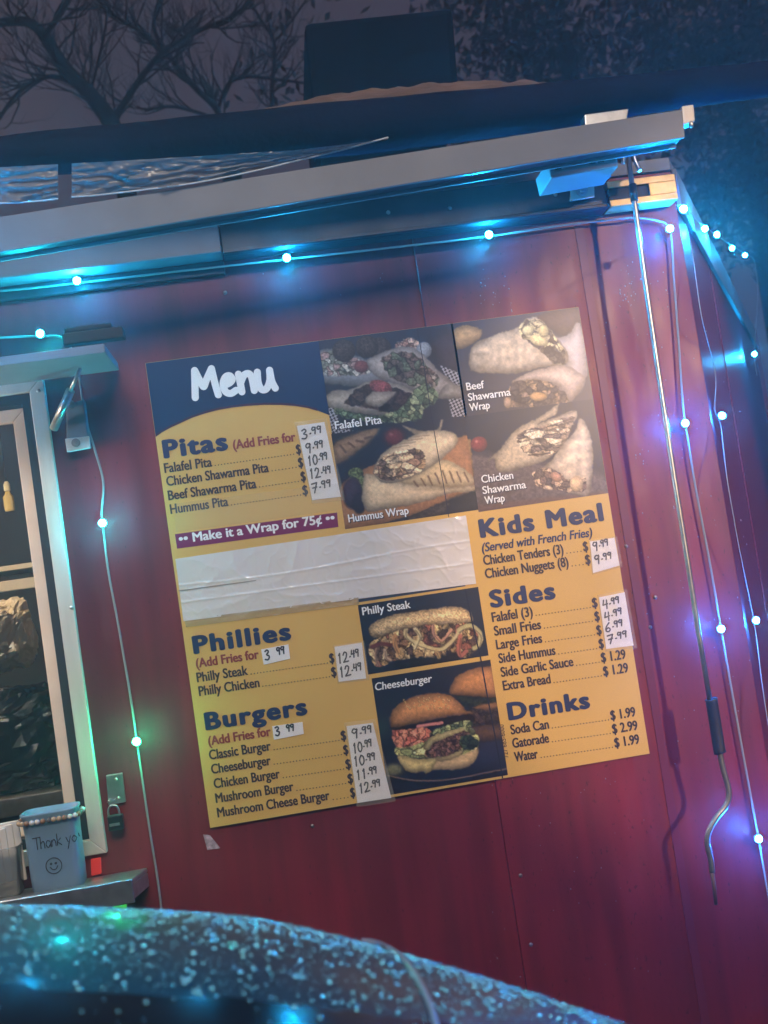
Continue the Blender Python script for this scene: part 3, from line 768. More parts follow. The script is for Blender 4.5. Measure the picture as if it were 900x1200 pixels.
p.ell(375, 318, 62, 38, (160, 76, 84), rot=.3, tex=.4); p.shape([(290, 385), (330, 345), (400, 340), (455, 345), (420, 385), (370, 425), (310, 415)], (188, 172, 162), seed=3)
p.mix([(140, 430), (300, 470), (470, 440), (560, 330), (620, 300), (690, 365), (610, 440), (560, 500), (300, 505), (140, 465)], [(78, 104, 76), (110, 130, 96), (62, 84, 66), (150, 155, 120)], seed=7, scale=15)
p.shape([(685, 375), (740, 298), (812, 320), (815, 372)], (168, 160, 158))
p.build()
# hummus wrap
p = Paint([(388.5, 508), (547, 487.5), (557.5, 598), (404, 620)], (385, 490), .2)
p.fill((38, 44, 70), (40, 46, 66))
p.shape([(20, 160), (150, 90), (300, 55), (230, 150), (90, 258), (30, 262)], (168, 134, 104), soft=22)
for k in range(4): p.line([(70+48*k, 100-14*k+60), (100+52*k, 200-30*k)], 10, (96, 70, 60), 12)
p.ell(385, 112, 62, 52, (126, 52, 62), soft=30, hi=(180, 120, 120))
p.shape([(55, 430), (220, 292), (560, 190), (760, 112), (832, 125), (862, 400), (690, 492), (420, 590), (90, 645)], (178, 124, 80), shade=.2)
p.shape([(470, 610), (700, 480), (890, 425), (890, 560)], (46, 48, 60), soft=20)
p.shape([(380, 620), (560, 540), (700, 490), (690, 540), (540, 610)], (86, 74, 70), soft=12, tex=.5)
for cx, cy_, r_ in ((160, 325, 45), (205, 370, 40), (190, 410, 30)): p.ell(cx, cy_, r_, r_*.8, (104, 118, 70), tex=.7)
p.ell(140, 440, 58, 92, (74, 50, 74), soft=14); p.ell(180, 500, 40, 60, (52, 44, 62), soft=14)
p.shape([(205, 350), (260, 330), (440, 372), (700, 402), (850, 390), (852, 428), (700, 445), (560, 492), (330, 535), (235, 548), (198, 500)], (212, 190, 160), tex=.1)
d = p.shape([(425, 372), (560, 300), (660, 243), (760, 275), (852, 345), (845, 388), (720, 402), (560, 395)], (214, 190, 150), tex=.1, shade=.25)
for k in range(8): p.line([(500+42*k, 372-16*k if k < 4 else 308+(k-4)*4), (525+42*k, 400-4*k if k < 3 else 392-3*k)], 9, (110, 82, 62), 8, .9)
p.shape([(432, 40), (540, 72), (635, 62), (658, 10), (672, 18), (645, 85), (560, 115), (480, 78)], (206, 186, 160))
p.shape([(268, 285), (320, 200), (420, 140), (540, 82), (640, 70), (740, 88), (758, 140), (700, 205), (590, 290), (450, 362), (330, 378), (268, 330)], (216, 196, 168), tex=.1)
for k in range(4): p.line([(370+45*k, 175-22*k), (470+40*k, 160-20*k)], 5, (150, 122, 98), 6, .7)
p.mix([(275, 295), (330, 215), (450, 190), (540, 182), (572, 250), (540, 312), (440, 352), (330, 362), (280, 332)], [(206, 180, 146), (150, 112, 92), (222, 202, 170), (92, 68, 66), (160, 128, 90)], seed=12, scale=14, stretch=(1.7, 1))
p.line([(300, 340), (290, 280), (350, 225), (450, 205), (530, 205), (545, 260), (480, 320), (380, 345), (330, 320)], 5, (80, 56, 52), 5, .8)
p.build()
# beef shawarma wrap
p = Paint([(531, 382), (676, 363.5), (693.5, 468), (547, 487.5)], (525, 360), .2)
p.fill((40, 54, 90), (62, 62, 84))
p.shape([(520, 55), (750, 5), (775, 100), (690, 168), (630, 150)], (98, 72, 74), soft=20)
p.shape([(20, 150), (100, 105), (190, 130), (190, 180), (130, 222), (40, 248)], (196, 156, 108))
p.shape([(630, 190), (700, 165), (775, 95), (815, 400), (720, 550), (640, 525), (600, 350), (690, 330)], (190, 180, 184), tex=.06)
p.shape([(122, 290), (150, 220), (260, 165), (400, 120), (450, 75), (520, 58), (600, 130), (692, 250), (692, 332), (560, 352), (400, 388), (250, 388), (138, 372)], (202, 184, 166), tex=.2, tscale=25)
p.mix([(415, 120), (455, 78), (530, 70), (605, 140), (678, 250), (685, 335), (610, 322), (560, 270), (480, 212), (420, 165)], [(66, 58, 62), (206, 196, 150), (52, 48, 56), (180, 168, 130), (84, 68, 64)], seed=21, scale=18)
p.ell(530, 195, 58, 30, (222, 206, 152), rot=.3); p.ell(470, 135, 36, 28, (210, 198, 150), rot=-.4); p.ell(560, 140, 30, 36, (206, 192, 140))
p.mix([(560, 250), (620, 230), (680, 300), (685, 335), (610, 322)], [(50, 48, 56), (92, 82, 80), (40, 40, 50)], seed=23, scale=12)
p.shape([(375, 445), (450, 390), (560, 358), (690, 340), (760, 380), (802, 420), (715, 555), (640, 455), (500, 430)], (204, 182, 172), tex=.1)
p.mix([(325, 570), (360, 460), (450, 430), (600, 440), (690, 510), (702, 555), (600, 575), (450, 590)], [(62, 54, 64), (150, 122, 100), (80, 66, 68), (176, 146, 112), (54, 50, 60)], seed=22, scale=19)
p.ell(530, 524, 52, 25, (206, 160, 104)); p.ell(350, 560, 24, 34, (180, 150, 128))
p.build()
# chicken shawarma wrap
p = Paint([(547, 487.5), (693.5, 468), (711, 578), (562, 600)], (545, 470), .1778)
p.fill((34, 46, 74), (40, 46, 70))
p.shape([(-30, 370), (300, 375), (900, 480), (950, 640), (900, 760), (-30, 760)], (104, 90, 96), soft=60, shade=.1, tex=.25)
p.shape([(-20, 700), (900, 600), (900, 640), (-20, 740)], (120, 90, 84), soft=20, shade=.1)
p.shape([(-30, 240), (40, 255), (62, 570), (-30, 600)], (204, 158, 100), rnd=False); p.ell(92, 285, 54, 52, (160, 58, 62), hi=(240, 180, 170))
p.shape([(145, 402), (190, 350), (230, 320), (330, 190), (480, 110), (600, 28), (622, 22), (590, 92), (480, 150), (600, 105), (722, 62), (738, 112), (665, 180), (640, 262), (560, 372), (420, 432), (260, 472), (200, 442), (190, 380)], (208, 190, 166), tex=.16)
p.mix([(350, 220), (480, 172), (700, 100), (695, 200), (610, 330), (450, 362), (370, 312)], [(212, 194, 166), (140, 118, 104), (196, 170, 140), (90, 76, 76), (220, 206, 180)], seed=31, scale=15, stretch=(2.2, 1))
p.line([(345, 270), (380, 215), (480, 190), (600, 150), (720, 110)], 6, (88, 72, 70), 6, .8); p.line([(420, 355), (520, 350), (560, 340)], 9, (66, 54, 58), 8, .9)
p.line([(480, 150), (600, 105), (722, 68)], 5, (120, 102, 94), 5, .8)
p.shape([(435, 485), (560, 400), (640, 290), (720, 200), (758, 112), (802, 160), (845, 320), (825, 600), (760, 625), (680, 600), (640, 520), (520, 440)], (212, 194, 172), tex=.2, tscale=30)
p.mix([(445, 480), (520, 440), (620, 468), (680, 520), (780, 500), (795, 585), (700, 602), (600, 585), (480, 565)], [(106, 80, 76), (206, 176, 146), (72, 60, 64), (216, 190, 160)], seed=32, scale=18)
p.ell(735, 545, 45, 55, (220, 190, 150)); p.ell(600, 500, 40, 30, (200, 150, 124), rot=.6); p.ell(550, 572, 32, 14, (212, 186, 158), rot=.4)
p.build()
# philly steak
p = Paint([(419.5, 709), (560, 688), (573, 768.5), (431, 790)], (415, 685), .1778)
p.fill((42, 50, 74), (44, 48, 66))
p.mix([(92, 430), (140, 360), (300, 290), (520, 250), (740, 250), (832, 310), (842, 385), (740, 482), (690, 470), (570, 492), (430, 482), (280, 502), (150, 548), (108, 490)], [(120, 84, 60), (196, 176, 116), (76, 54, 48), (154, 76, 60), (168, 140, 92), (210, 190, 140)], seed=41, scale=20, stretch=(1, 1.5))
p.shape([(300, 500), (560, 470), (700, 440), (690, 500), (500, 540), (300, 550)], (58, 52, 56), soft=30)
for (a, b, cw) in (([(340, 290), (345, 340), (420, 390), (560, 430), (640, 380), (700, 300)], (206, 192, 140), 26), ([(400, 290), (430, 340), (400, 420)], (212, 200, 150), 24), ([(690, 300), (760, 270), (830, 320), (820, 400), (790, 420)], (186, 182, 132), 30), ([(520, 260), (530, 330), (580, 370), (640, 300)], (206, 150, 126), 20), ([(700, 340), (690, 420), (705, 470), (740, 440)], (196, 112, 88), 28), ([(270, 340), (265, 390), (290, 440)], (206, 150, 84), 28), ([(200, 430), (210, 480), (240, 500)], (200, 170, 140), 20), ([(150, 400), (140, 470), (160, 530)], (176, 140, 110), 18), ([(120, 410), (180, 390), (240, 400)], (120, 56, 60), 26), ([(540, 440), (560, 480)], (190, 160, 100), 24)):
    p.line([(q[0], q[1]) for q in smooth_path([Vector((x, y, 0)) for x, y in a], 4)], cw, b, 10, .92)
    p.line([(q[0]+4, q[1]+cw*.5) for q in smooth_path([Vector((x, y, 0)) for x, y in a], 4)], 5, (70, 54, 48), 8, .55)
p.shape([(98, 295), (130, 250), (250, 200), (480, 165), (640, 143), (740, 163), (778, 210), (770, 245), (640, 258), (480, 268), (300, 302), (150, 352), (104, 332)], (230, 198, 148), shade=.4, tex=.3, tscale=9)
p.build()
# cheeseburger
p = Paint([(433, 795.5), (574.5, 773), (595.5, 909), (458, 930.5)], (430, 770), .1889)
p.fill((46, 46, 64), (40, 40, 66))
p.blur_spot(80, 440, 80, (52, 84, 78)); p.blur_spot(130, 560, 60, (34, 34, 44)); p.blur_spot(760, 560, 120, (62, 64, 110), .6); p.ell(170, 700, 60, 40, (130, 128, 92), soft=30)
p.line([(q[0], q[1]) for q in smooth_path([Vector(v) for v in ((130, 735, 0), (300, 765, 0), (520, 758, 0), (880, 690, 0))], 6)], 7, (150, 116, 96), 8)
p.shape([(120, 750), (300, 778), (520, 770), (900, 705), (900, 860), (100, 860)], (46, 38, 52), soft=14, shade=.1)
p.mix([(600, 350), (800, 320), (850, 420), (840, 450), (620, 440)], [(74, 50, 48), (150, 132, 84), (60, 46, 46)], seed=51, scale=26, stretch=(2.5, 1))
p.shape([(600, 440), (850, 420), (850, 510), (640, 520)], (120, 86, 66), soft=20)
p.shape([(560, 235), (660, 250), (800, 240), (800, 300), (690, 320), (600, 300)], (56, 66, 56), soft=16, tex=.5)
p.shape([(508, 220), (530, 150), (600, 92), (700, 64), (790, 70), (830, 200), (800, 250), (700, 245), (560, 240)], (212, 146, 84), shade=.4)
p.shape([(650, 310), (800, 280), (815, 310), (740, 330)], (200, 140, 84), soft=14)
p.shape([(190, 600), (300, 640), (560, 600), (682, 555), (675, 640), (580, 697), (400, 702), (290, 718), (228, 690)], (230, 196, 146))
p.mix([(175, 560), (330, 535), (400, 495), (600, 415), (660, 440), (695, 530), (640, 590), (500, 625), (330, 625), (200, 615)], [(186, 186, 116), (150, 156, 96), (206, 200, 140), (120, 130, 84)], seed=52, scale=20, stretch=(1.8, 1))
p.shape([(190, 610), (320, 632), (430, 628), (405, 690), (370, 728), (340, 705), (290, 718), (235, 692)], (238, 214, 142))
p.shape([(430, 628), (560, 590), (600, 575), (560, 620), (470, 645)], (238, 212, 146))
p.mix([(355, 605), (420, 520), (540, 458), (625, 458), (640, 520), (560, 585), (440, 622)], [(124, 84, 74), (96, 64, 60), (140, 98, 84)], seed=53, scale=11)
p.mix([(575, 500), (640, 480), (695, 535), (630, 578), (580, 555)], [(54, 74, 58), (78, 98, 66), (44, 56, 52)], seed=54, scale=15)
p.shape([(350, 560), (420, 482), (600, 440), (570, 470), (430, 525), (380, 575)], (232, 214, 148), soft=7)
p.mix([(163, 450), (280, 428), (385, 448), (385, 505), (300, 545), (200, 565), (163, 520)], [(208, 112, 86), (190, 96, 78), (222, 140, 110)], seed=55, scale=26)
p.shape([(155, 428), (300, 410), (480, 375), (650, 360), (650, 405), (480, 425), (300, 440), (170, 452)], (66, 46, 50), soft=12)
p.line([(315, 430), (380, 420), (465, 408)], 20, (214, 132, 128), 8)
p.mix([(390, 470), (480, 430), (620, 395), (650, 420), (560, 445), (440, 480)], [(120, 140, 88), (170, 176, 120), (80, 100, 70)], seed=56, scale=16)
p.shape([(138, 405), (158, 330), (240, 265), (360, 228), (480, 226), (560, 265), (610, 325), (650, 352), (500, 372), (350, 402), (170, 438)], (232, 160, 92), shade=.42, depth=90, tex=.14)
r_ = np.random.default_rng(3)
for _ in range(46):
    x, y = r_.uniform(200, 520), r_.uniform(245, 330); p.ell(x, y, 6, 3.4, (240, 196, 130), soft=3, rot=r_.uniform(0, 3))
p.build()
poly('photo_edge', [(418.3, 702.5), (545, 685), (545.5, 687), (418.8, 706)], pmat('print_strip', (48, 56, 72)), 1)

# captions over the photographs, each with the printed drop shade under it
M['cap'] = pmat('print_caption', (212, 206, 206), .35); M['cap_dark'] = pmat('print_caption_edge', (40, 38, 48), .35)
def caption(body, p0, p1, cap, shear=0.0):
    text('caption_edge', body, (p0[0]+.9, p0[1]+.9), (p1[0]+.9, p1[1]+.9), cap, M['cap_dark'], 2, .06, shear)
    text('caption', body, p0, p1, cap, M['cap'], 3, .03, shear)
caption('Falafel Pita', (393, 503), (448, 496.5), 9.5)
caption('Hummus Wrap', (408.6, 612), (479.4, 602.5), 9.3)
caption('Beef', (547, 457.6), (568, 454.8), 9); caption('Shawarma', (549, 470), (599, 463.5), 9); caption('Wrap', (550.6, 482), (574.6, 478.6), 9)
caption('Chicken', (564.6, 566), (602, 561), 9); caption('Shawarma', (566, 579), (617, 572), 9); caption('Wrap', (568.5, 591), (592, 587.5), 9)
caption('Philly Steak', (425, 721), (481.7, 712.5), 9.3); caption('Cheeseburger', (440, 809), (507, 799.5), 9, .12)
# tiny printer's line, set upright at the edge of the lowest photograph
v, f = glyphs('727 685-6000', 0.0)
A = U(596, 888, lay(3)); mx_ = max(q[0] for q in v); s_ = .068/mx_
MB().add([(A.x-q[1]*s_*1.2, lay(3), A.z+q[0]*s_) for q in v], f).build('printer_line', M['b_text'], board)
# the panel seam telegraphs through the thin board as a crease, drawn as thin dark strips
cr = [(489, 386), (497, 430), (506, 490), (520, 570), (526, 606)], [(545, 690), (553, 728), (563, 770), (571, 815), (580, 862), (589, 912)]
for ln in cr:
    mb = MB(); wd = .45 if ln is cr[0] else .8
    for (a, b) in zip(ln[:-1], ln[1:]):
        mb.add([U(a[0]-wd, a[1], lay(3.4)), U(a[0]+wd, a[1], lay(3.4)), U(b[0]+wd, b[1], lay(3.4)), U(b[0]-wd, b[1], lay(3.4))], [(0, 1, 2, 3)])
    mb.build('crease', bpy.data.materials.get('crease_dark') or pmat('crease_dark', (30, 32, 44), .5), board)

# ------------------------------------------------------------------ awning
aw = empty('roll_out_awning', U(400, 200, -.3), 'rolled dark awning with a grey front bar above the menu', 'awning')
YA = -.27
q = [U(-160, 279, YA), U(800, 128, YA), U(803, 161, YA), U(-160, 322, YA)]
mb = MB(); fq = (q[3], q[2], q[1], q[0])
mb.hexa(list(fq), [Vector((p_.x, p_.y+.007, p_.z)) for p_ in fq])
mb.build('front_bar', M['alu_paint'], aw, bevel=.002)
MB().hexa([Vector((p_.x, p_.y+.0072, p_.z+(.006 if k_ < 2 else -.004))) for k_, p_ in enumerate(fq)], [Vector((p_.x, p_.y+.048, p_.z+(.006 if k_ < 2 else -.004))) for k_, p_ in enumerate(fq)]).build('shaded_underside', M['dark_rail'], aw)  # dark core added so the bar's underside stays shaded above the bulbs
rq = [Vector((p_.x, p_.y+.0485, p_.z)) for p_ in fq]
MB().hexa(rq, [Vector((p_.x, p_.y+.004, p_.z)) for p_ in rq]).build('rear_flange', M['alu_paint'], aw)
e = [U(799, 124, YA-.002), U(813, 122, YA-.002), U(815, 142, YA-.002), U(801, 146, YA-.002)]
MB().slab(e, .03).build('end_cap', M['alu'], aw, bevel=.003)
cc = U(810, 146, YA); MB().ball(cc, .005, 10, 8, 1, 1, 1.4).build('end_pin', M['steel'], aw)
e = [U(641, 188, YA+.06), U(722, 174, YA+.06), U(725, 195, YA+.06), U(646, 209, YA+.06)]
hb = MB().slab(e, .10).build('hanger_bracket', M['alu_paint'], aw, bevel=.003)
for x0 in (650, 690, 700):
    e = [U(x0, 188-(x0-650)*.17, YA+.057), U(x0+7, 187-(x0-650)*.17, YA+.057), U(x0+8, 198-(x0-650)*.17, YA+.057), U(x0+1, 199-(x0-650)*.17, YA+.057)]
    MB().slab(e, .0025).build('slot', M['black'], hb)
e = [U(670, 203, -.07), U(696, 198, -.07), U(697, 231, -.07), U(668, 235, -.07)]
pl = MB().slab(e, .006).build('bolt_plate', M['alu'], aw, bevel=.002)
cc = U(682, 223, -.072); MB().disc((cc.x, cc.y-.002, cc.z), .012, .003).disc((cc.x, cc.y-.006, cc.z), .0065, .0039, 6).build('bolt', M['steel'], pl, bevel=.0008, seg=1)
e = [U(685, 134, YA+.02), U(737, 127, YA+.02), U(735, 140, YA+.02), U(686, 148, YA+.02)]
MB().slab(e, .03).build('upper_bracket', M['steel'], aw, bevel=.002)
# the rolled fabric: a lumpy tapering roll lying above and in front of the bar
def roll():
    top = [(-160, 176), (0, 162), (150, 147), (345, 127), (500, 113), (640, 100), (780, 86), (1000, 64)]
    bot = [(-160, 222), (0, 206), (150, 199), (345, 186), (500, 168), (640, 151), (780, 128), (1000, 98)]
    P = []; R = []
    for (a, b), (c_, d_) in zip(top, bot):
        A, B = U(a, b, -.21), U(c_, d_, -.21); P.append((A+B)/2); R.append((A-B).length/2)
    P2 = smooth_path(P, 12); k = len(P2); R2 = list(np.interp(np.linspace(0, len(R)-1, k), range(len(R)), R))
    mb = MB(); n = 28; vs_ = []
    for i, (c_, r) in enumerate(zip(P2, R2)):
        for j in range(n):
            th = 2*math.pi*j/n
            rr = r*(1+.05*mnoise.noise(Vector((i*.16, math.cos(th)*1.5, math.sin(th)*1.5)))+.03*mnoise.noise(Vector((i*.5, math.cos(th)*4, math.sin(th)*4))))
            vs_.append((c_.x, c_.y+1.15*rr*math.cos(th), c_.z+rr*math.sin(th)))
    fs = [(i*n+j, i*n+(j+1) % n, (i+1)*n+(j+1) % n, (i+1)*n+j) for i in range(k-1) for j in range(n)]
    mb.add(vs_, fs, True); return mb
roll().build('fabric_roll', M['fabric'], aw)
# loose brown cover lying over the top of the roll
def cover():
    xs = np.linspace(300, 650, 60); n = 10; vs_ = []
    for i, x in enumerate(xs):
        t = (x-300)/350; hgt = 14*math.sin(math.pi*t)**.7*(1+.25*mnoise.noise(Vector((i*.25, 0, 2))))
        base = 131-(x-300)*.094
        for j in range(n):
            u = j/(n-1)
            a = U(x, base+5-(hgt+5)*math.sin(u*math.pi*.5), -.24+.18*u)
            vs_.append((a.x, a.y, a.z+.006*mnoise.noise(Vector((i*.35, j*.5, 0)))))
    return MB().add(vs_, [(i*n+j, (i+1)*n+j, (i+1)*n+j+1, i*n+j+1) for i in range(len(xs)-1) for j in range(n-1)], True)
cover().build('loose_cover', M['tarp'], aw)
# clear rippled plastic hanging under the roll
def film(px_pts, top_off):
    pts = smooth_path([Vector((x, y, 0)) for x, y in px_pts], 26); n = 26; vs_ = []
    for i, q_ in enumerate(pts):
        tp_ = np.interp(q_.x, [-160, 0, 150, 345, 500], [214, 196, 188, 176, 158])
        for j in range(n):
            u = j/(n-1); y_ = tp_+(q_.y-tp_)*u
            rip = .020*(.5-abs(mnoise.noise(Vector((q_.x*.022+u*1.2, u*4.5, 1)))))+.010*(.5-abs(mnoise.noise(Vector((q_.x*.06, u*9, 4)))))
            vs_.append(U(q_.x, y_, -.300+.02*u+rip*(.4+u)))
    return MB().add(vs_, [(i*n+j, (i+1)*n+j, (i+1)*n+j+1, i*n+j+1) for i in range(len(pts)-1) for j in range(n-1)], True)
film([(-120, 240), (0, 238), (40, 236), (68, 233)], 0).build('plastic_sheet', M['film'], aw)
film([(84, 231), (130, 227), (225, 215), (300, 200), (345, 189), (400, 176), (455, 161)], 0).build('plastic_sheet', M['film'], aw)
e = [(84, 231), (130, 227), (225, 215), (300, 200), (345, 189), (400, 176), (455, 161)]
MB().tube(smooth_path([U(x, y, -.277) for x, y in e], 8), .0016, 8).build('sheet_hem', mat('clear_hem', (.6, .65, .7), .2, spec=.8), aw)
e = [(-120, 240), (0, 238), (40, 236), (68, 233)]
MB().tube(smooth_path([U(x, y, -.277) for x, y in e], 8), .0016, 8).build('sheet_hem', bpy.data.materials['clear_hem'], aw)

# crank handle hanging from the awning gear
ck = empty('awning_crank', U(736, 190, -.2), 'thin steel awning crank rod with a black grip, hanging from the awning gear', 'crank handle')
YK = -.13
rod = [(736, 183), (744, 240), (756, 330), (772, 440), (790, 560), (806, 660), (820, 750), (832, 822)]
MB().tube([U(x, y, YK) for x, y in rod], .0052, 12).build('rod', M['steel'], ck)
MB().tube([U(741, 216, YK), U(743.5, 236, YK)], .0075, 12).build('collar', M['dark_rail'], ck)
MB().tube(smooth_path([U(730, 192, YK-.02), U(733, 180, YK-.015), U(741, 179, YK-.005), U(745, 190, YK-.005), U(750, 200, YK-.01)], 5), .0042, 8).build('hook', M['steel'], ck)
MB().tube([U(833, 819, YK), U(834, 822, YK), U(843, 879, YK), U(844, 882, YK)], [.0125, .0115, .0115, .0125], 16).build('grip', mat('black_grip', (.03, .03, .05), .5), ck)
lo = [(843, 880), (847, 900), (854, 927), (851, 943), (838, 960), (830, 976), (829, 990), (833, 1008), (834.5, 1022)]
MB().tube(smooth_path([U(x, y, YK) for x, y in lo], 4), .0056, 12).build('bent_end', M['steel'], ck)
MB().tube([U(834, 1020, YK), U(837, 1040, YK), U(839, 1060, YK)], [.0045, .004, .0035], 10).build('tip', mat('rusty_steel', (.16, .09, .08), .6, .4), ck)

# ------------------------------------------------------------------ string lights
def led(name, rgb, s): return mat(name, (.2, .2, .2), .3, emit=rgb, estr=s)
LED = {'cyan': ((.008, .44, 1.0), 1.0), 'teal': ((.008, .78, .92), 1.0), 'green': ((.008, .95, .42), 1.0), 'blue': ((.004, .19, 1.0), 1.0), 'sky': ((.005, .34, 1.0), 1.0)}
ESTR = 3300.0
LK = {'cyan': 1.0, 'teal': .55, 'green': .45, 'blue': 1.3, 'sky': .8}
LM = {k: led('led_'+k, v[0], ESTR*LK[k]) for k, v in LED.items()}
GLOW_RING = {k: led('glow_ring_'+k, v[0], 2.2) for k, v in LED.items()}  # glowing collars put a coloured bloom round each bulb
M['socket'] = mat('bulb_socket', (.45, .45, .45), .4)
BR_BULB = .0068
def string(name, cord_px, ycord, bulbs, label, rad=.0023, follow=None):
    """cord through pixel points at depth ycord; bulbs (px, py, colour, depth)"""
    pts = [follow(x, y) if follow else U(x, y, ycord) for x, y in cord_px]
    root = empty(name, pts[0], label, 'string lights', 'strings of LED lights on the trailer')
    MB().tube(smooth_path(pts, 8), rad, 8).build('cord', M['cord'], root)
    for (x, y, c, dep) in bulbs:
        P_ = follow(x, y) if follow else U(x, y, dep)
        b = MB().ball((0, 0, 0), BR_BULB, 12, 8)
        b.v = [tuple(Vector(q_)+P_) for q_ in b.v]
        o = b.build('bulb', LM[c], root)
        bk = MB().tube([P_+Vector((0, .0165 if not follow else .0125, 0)), P_+Vector((0, .009, 0)), P_+Vector((0, .0045, 0))], [.0035, .0048, .0050], 14).build('bulb_socket', M['socket'], o)
        MB().tube([P_+Vector((0, .0040, 0)), P_+Vector((0, .0022, 0)), P_+Vector((0, .0005, 0))], [.0066, .0088, .0070], 18).build('bulb_glow_ring', GLOW_RING[c], o)
    return root
string('string_lights', [(-520, 392), (-410, 380), (-160, 352), (-60, 344), (0, 341), (90, 332), (200, 319), (336, 304), (460, 290), (573, 277), (660, 264), (738, 255)], -.022,
       [(-410, 378, 'cyan', -.040), (-150, 350, 'cyan', -.040), (90, 329, 'cyan', -.040), (336, 302, 'cyan', -.040), (573, 275, 'cyan', -.040)], 'string of cyan LED lights running along the top of the wall above the menu')
string('string_lights', [(-330, 440), (-160, 415), (-60, 402), (0, 396), (47, 394), (75, 397), (90, 425), (94, 450), (100, 490), (112, 530), (121, 565), (119, 600), (121, 620), (127, 670), (140, 740), (155, 830), (162, 880), (175, 970), (186, 1040), (193, 1110), (196, 1200)], -.016,
       [(-340, 445, 'cyan', -.46), (-240, 430, 'cyan', -.43), (-150, 416, 'cyan', -.40), (-70, 405, 'cyan', -.36), (47, 391, 'teal', -.05), (120, 613, 'teal', -.034), (160, 869, 'green', -.034)], 'string of teal and green lights hanging between the serving window and the menu')
string('string_lights', [(738, 255), (768, 258), (785, 270), (790, 330), (796, 410), (800, 470), (804, 500), (815, 570), (832, 660), (845, 737), (856, 800), (872, 890), (889, 983), (897, 1030), (906, 1080)], -.016,
       [(785, 268, 'blue', -.034), (803, 496, 'blue', -.034), (845, 737, 'blue', -.034), (889, 983, 'blue', -.034)], 'string of blue LED lights hanging down the corner right of the crank rod')
def on_nose(px, py, off=.02):
    d_ = Vector(AF*F + AR*(px-450.0) - AU*(py-600.0)); n_ = Vector((math.sin(TH), -math.cos(TH), 0)); o_ = nose(0, 0, off)
    t = (o_-Vector(CAM)).dot(n_)/d_.dot(n_); return Vector(CAM)+d_*t
string('string_lights', [(804, 262), (812, 300), (822, 370), (836, 425), (839, 450), (838, 480), (845, 500), (852, 560), (866, 640), (884, 730), (893, 800), (905, 880)], 0,
       [(846, 487, 'sky', 0), (886, 727, 'sky', 0)], 'thin string of pale blue lights hanging on the nose of the trailer', .0011, on_nose)
string('string_lights', [(792, 240), (802, 245), (826, 266), (846, 280), (872, 297), (884, 306), (888, 340), (886, 380), (884, 414), (887, 440)], 0,
       [(801, 245, 'cyan', 0), (826, 268, 'cyan', 0), (840, 275, 'cyan', 0), (858, 291, 'cyan', 0), (873, 299, 'cyan', 0), (884, 415, 'cyan', 0)], 'short string of cyan lights along the roof edge of the nose', .0011, lambda x, y: on_nose(x, y, .035))  # last bulb and its cord drop added for a cyan reflection on the nose

# ------------------------------------------------------------------ things on the serving shelf
def at_shelf(px, yd): 
    p_ = U(px, 1040, yd); return Vector((p_.x, yd, shelf_h(yd)+.0005))
jp = at_shelf(71, -.09)
jar = empty('tip_jar', jp, 'frosted blue plastic tip jar reading Thank you with a smiley, on the serving shelf', 'tip jar')
r0 = (U(103, 1000, -.12)-U(38, 1000, -.12)).length/2*1.02
top = U(66, 953, -.11).z-shelf_h(-.09)
jm = mat('frosted_blue_plastic', (.24, .38, .54), .35, trans=.25, var=.12, vscale=10)
MB().lathe(jp, [(0, .001), (r0*.88, .001), (r0*.92, .004), (r0*.94, .03), (r0*.95, top*.75), (r0*.99, top), (r0*1.03, top+.002), (r0*1.03, top+.006), (r0*.97, top+.006), (r0*.95, top*.75), (r0*.91, .03), (0, .006)], 56, 1, .62, .45).build('jar_body', jm, jar)
def on_jar(u, h):
    """u metres round the front of the jar from its middle, h metres up"""
    r = np.interp(h, [0, .03, top*.75, top], [r0*.92, r0*.94, r0*.95, r0*.99])+.0012
    return Vector((jp.x+u, jp.y-r*.62*(1-abs(u/r)**4.5)**(1/4.5)-.0004, jp.z+h))
def pen_on_jar(mb, ln, x0, h0, s):
    mb.tube([on_jar(x0+a*s, h0+b*s) for a, b in ln], .0008, 6)
LET = {'T': [[(.0, 1), (.7, 1.02)], [(.36, 1), (.34, 0)]], 'h': [[(.05, 1), (.03, 0)], curve2([(.03, .4), (.25, .6), (.35, .45), (.36, 0)])],
       'a': [curve2([(.38, .5), (.15, .58), (.02, .25), (.2, .0), (.38, .3)])+[(.38, .5), (.42, 0)]], 'n': [[(.03, .55), (.04, 0)], curve2([(.04, .35), (.22, .58), (.36, .4), (.37, 0)])],
       'k': [[(.05, 1), (.03, 0)], [(.35, .6), (.05, .3), (.4, 0)]], 'y': [[(.02, .55), (.18, .1)], [(.4, .6), (.1, -.45)]],
       'o': [curve2([(.2, .55), (.02, .28), (.2, 0), (.38, .28), (.2, .55)])], 'u': [curve2([(.03, .55), (.06, .1), (.22, 0), (.36, .3), (.38, .55)])+[(.4, 0)]], ' ': []}
pw = MB(); x = -r0*.62; s_ = r0*.42
for ch in 'Thank you':
    for ln in LET[ch]: pen_on_jar(pw, ln, x, top*.58+(x+r0*.6)*.04, s_)
    x += s_*(.3 if ch == ' ' else .62 if ch == 'T' else .47)
ring = [(math.cos(t), math.sin(t)) for t in np.linspace(0, 2*math.pi, 26)]
for ln in (ring, [(a*.10-.32, b*.10+.28) for a, b in ring], [(a*.10+.28, b*.10+.28) for a, b in ring], curve2([(-.5, -.1), (-.2, -.45), (.2, -.45), (.5, -.05)])):
    pen_on_jar(pw, ln, .001, top*.34, r0*.28)
pw.build('handwriting', M['pen'], jar)
bd = empty('bead_bracelet', jp+Vector((0, 0, top)), 'strand of brown and white wooden beads looped around the rim of the tip jar', 'bracelet')
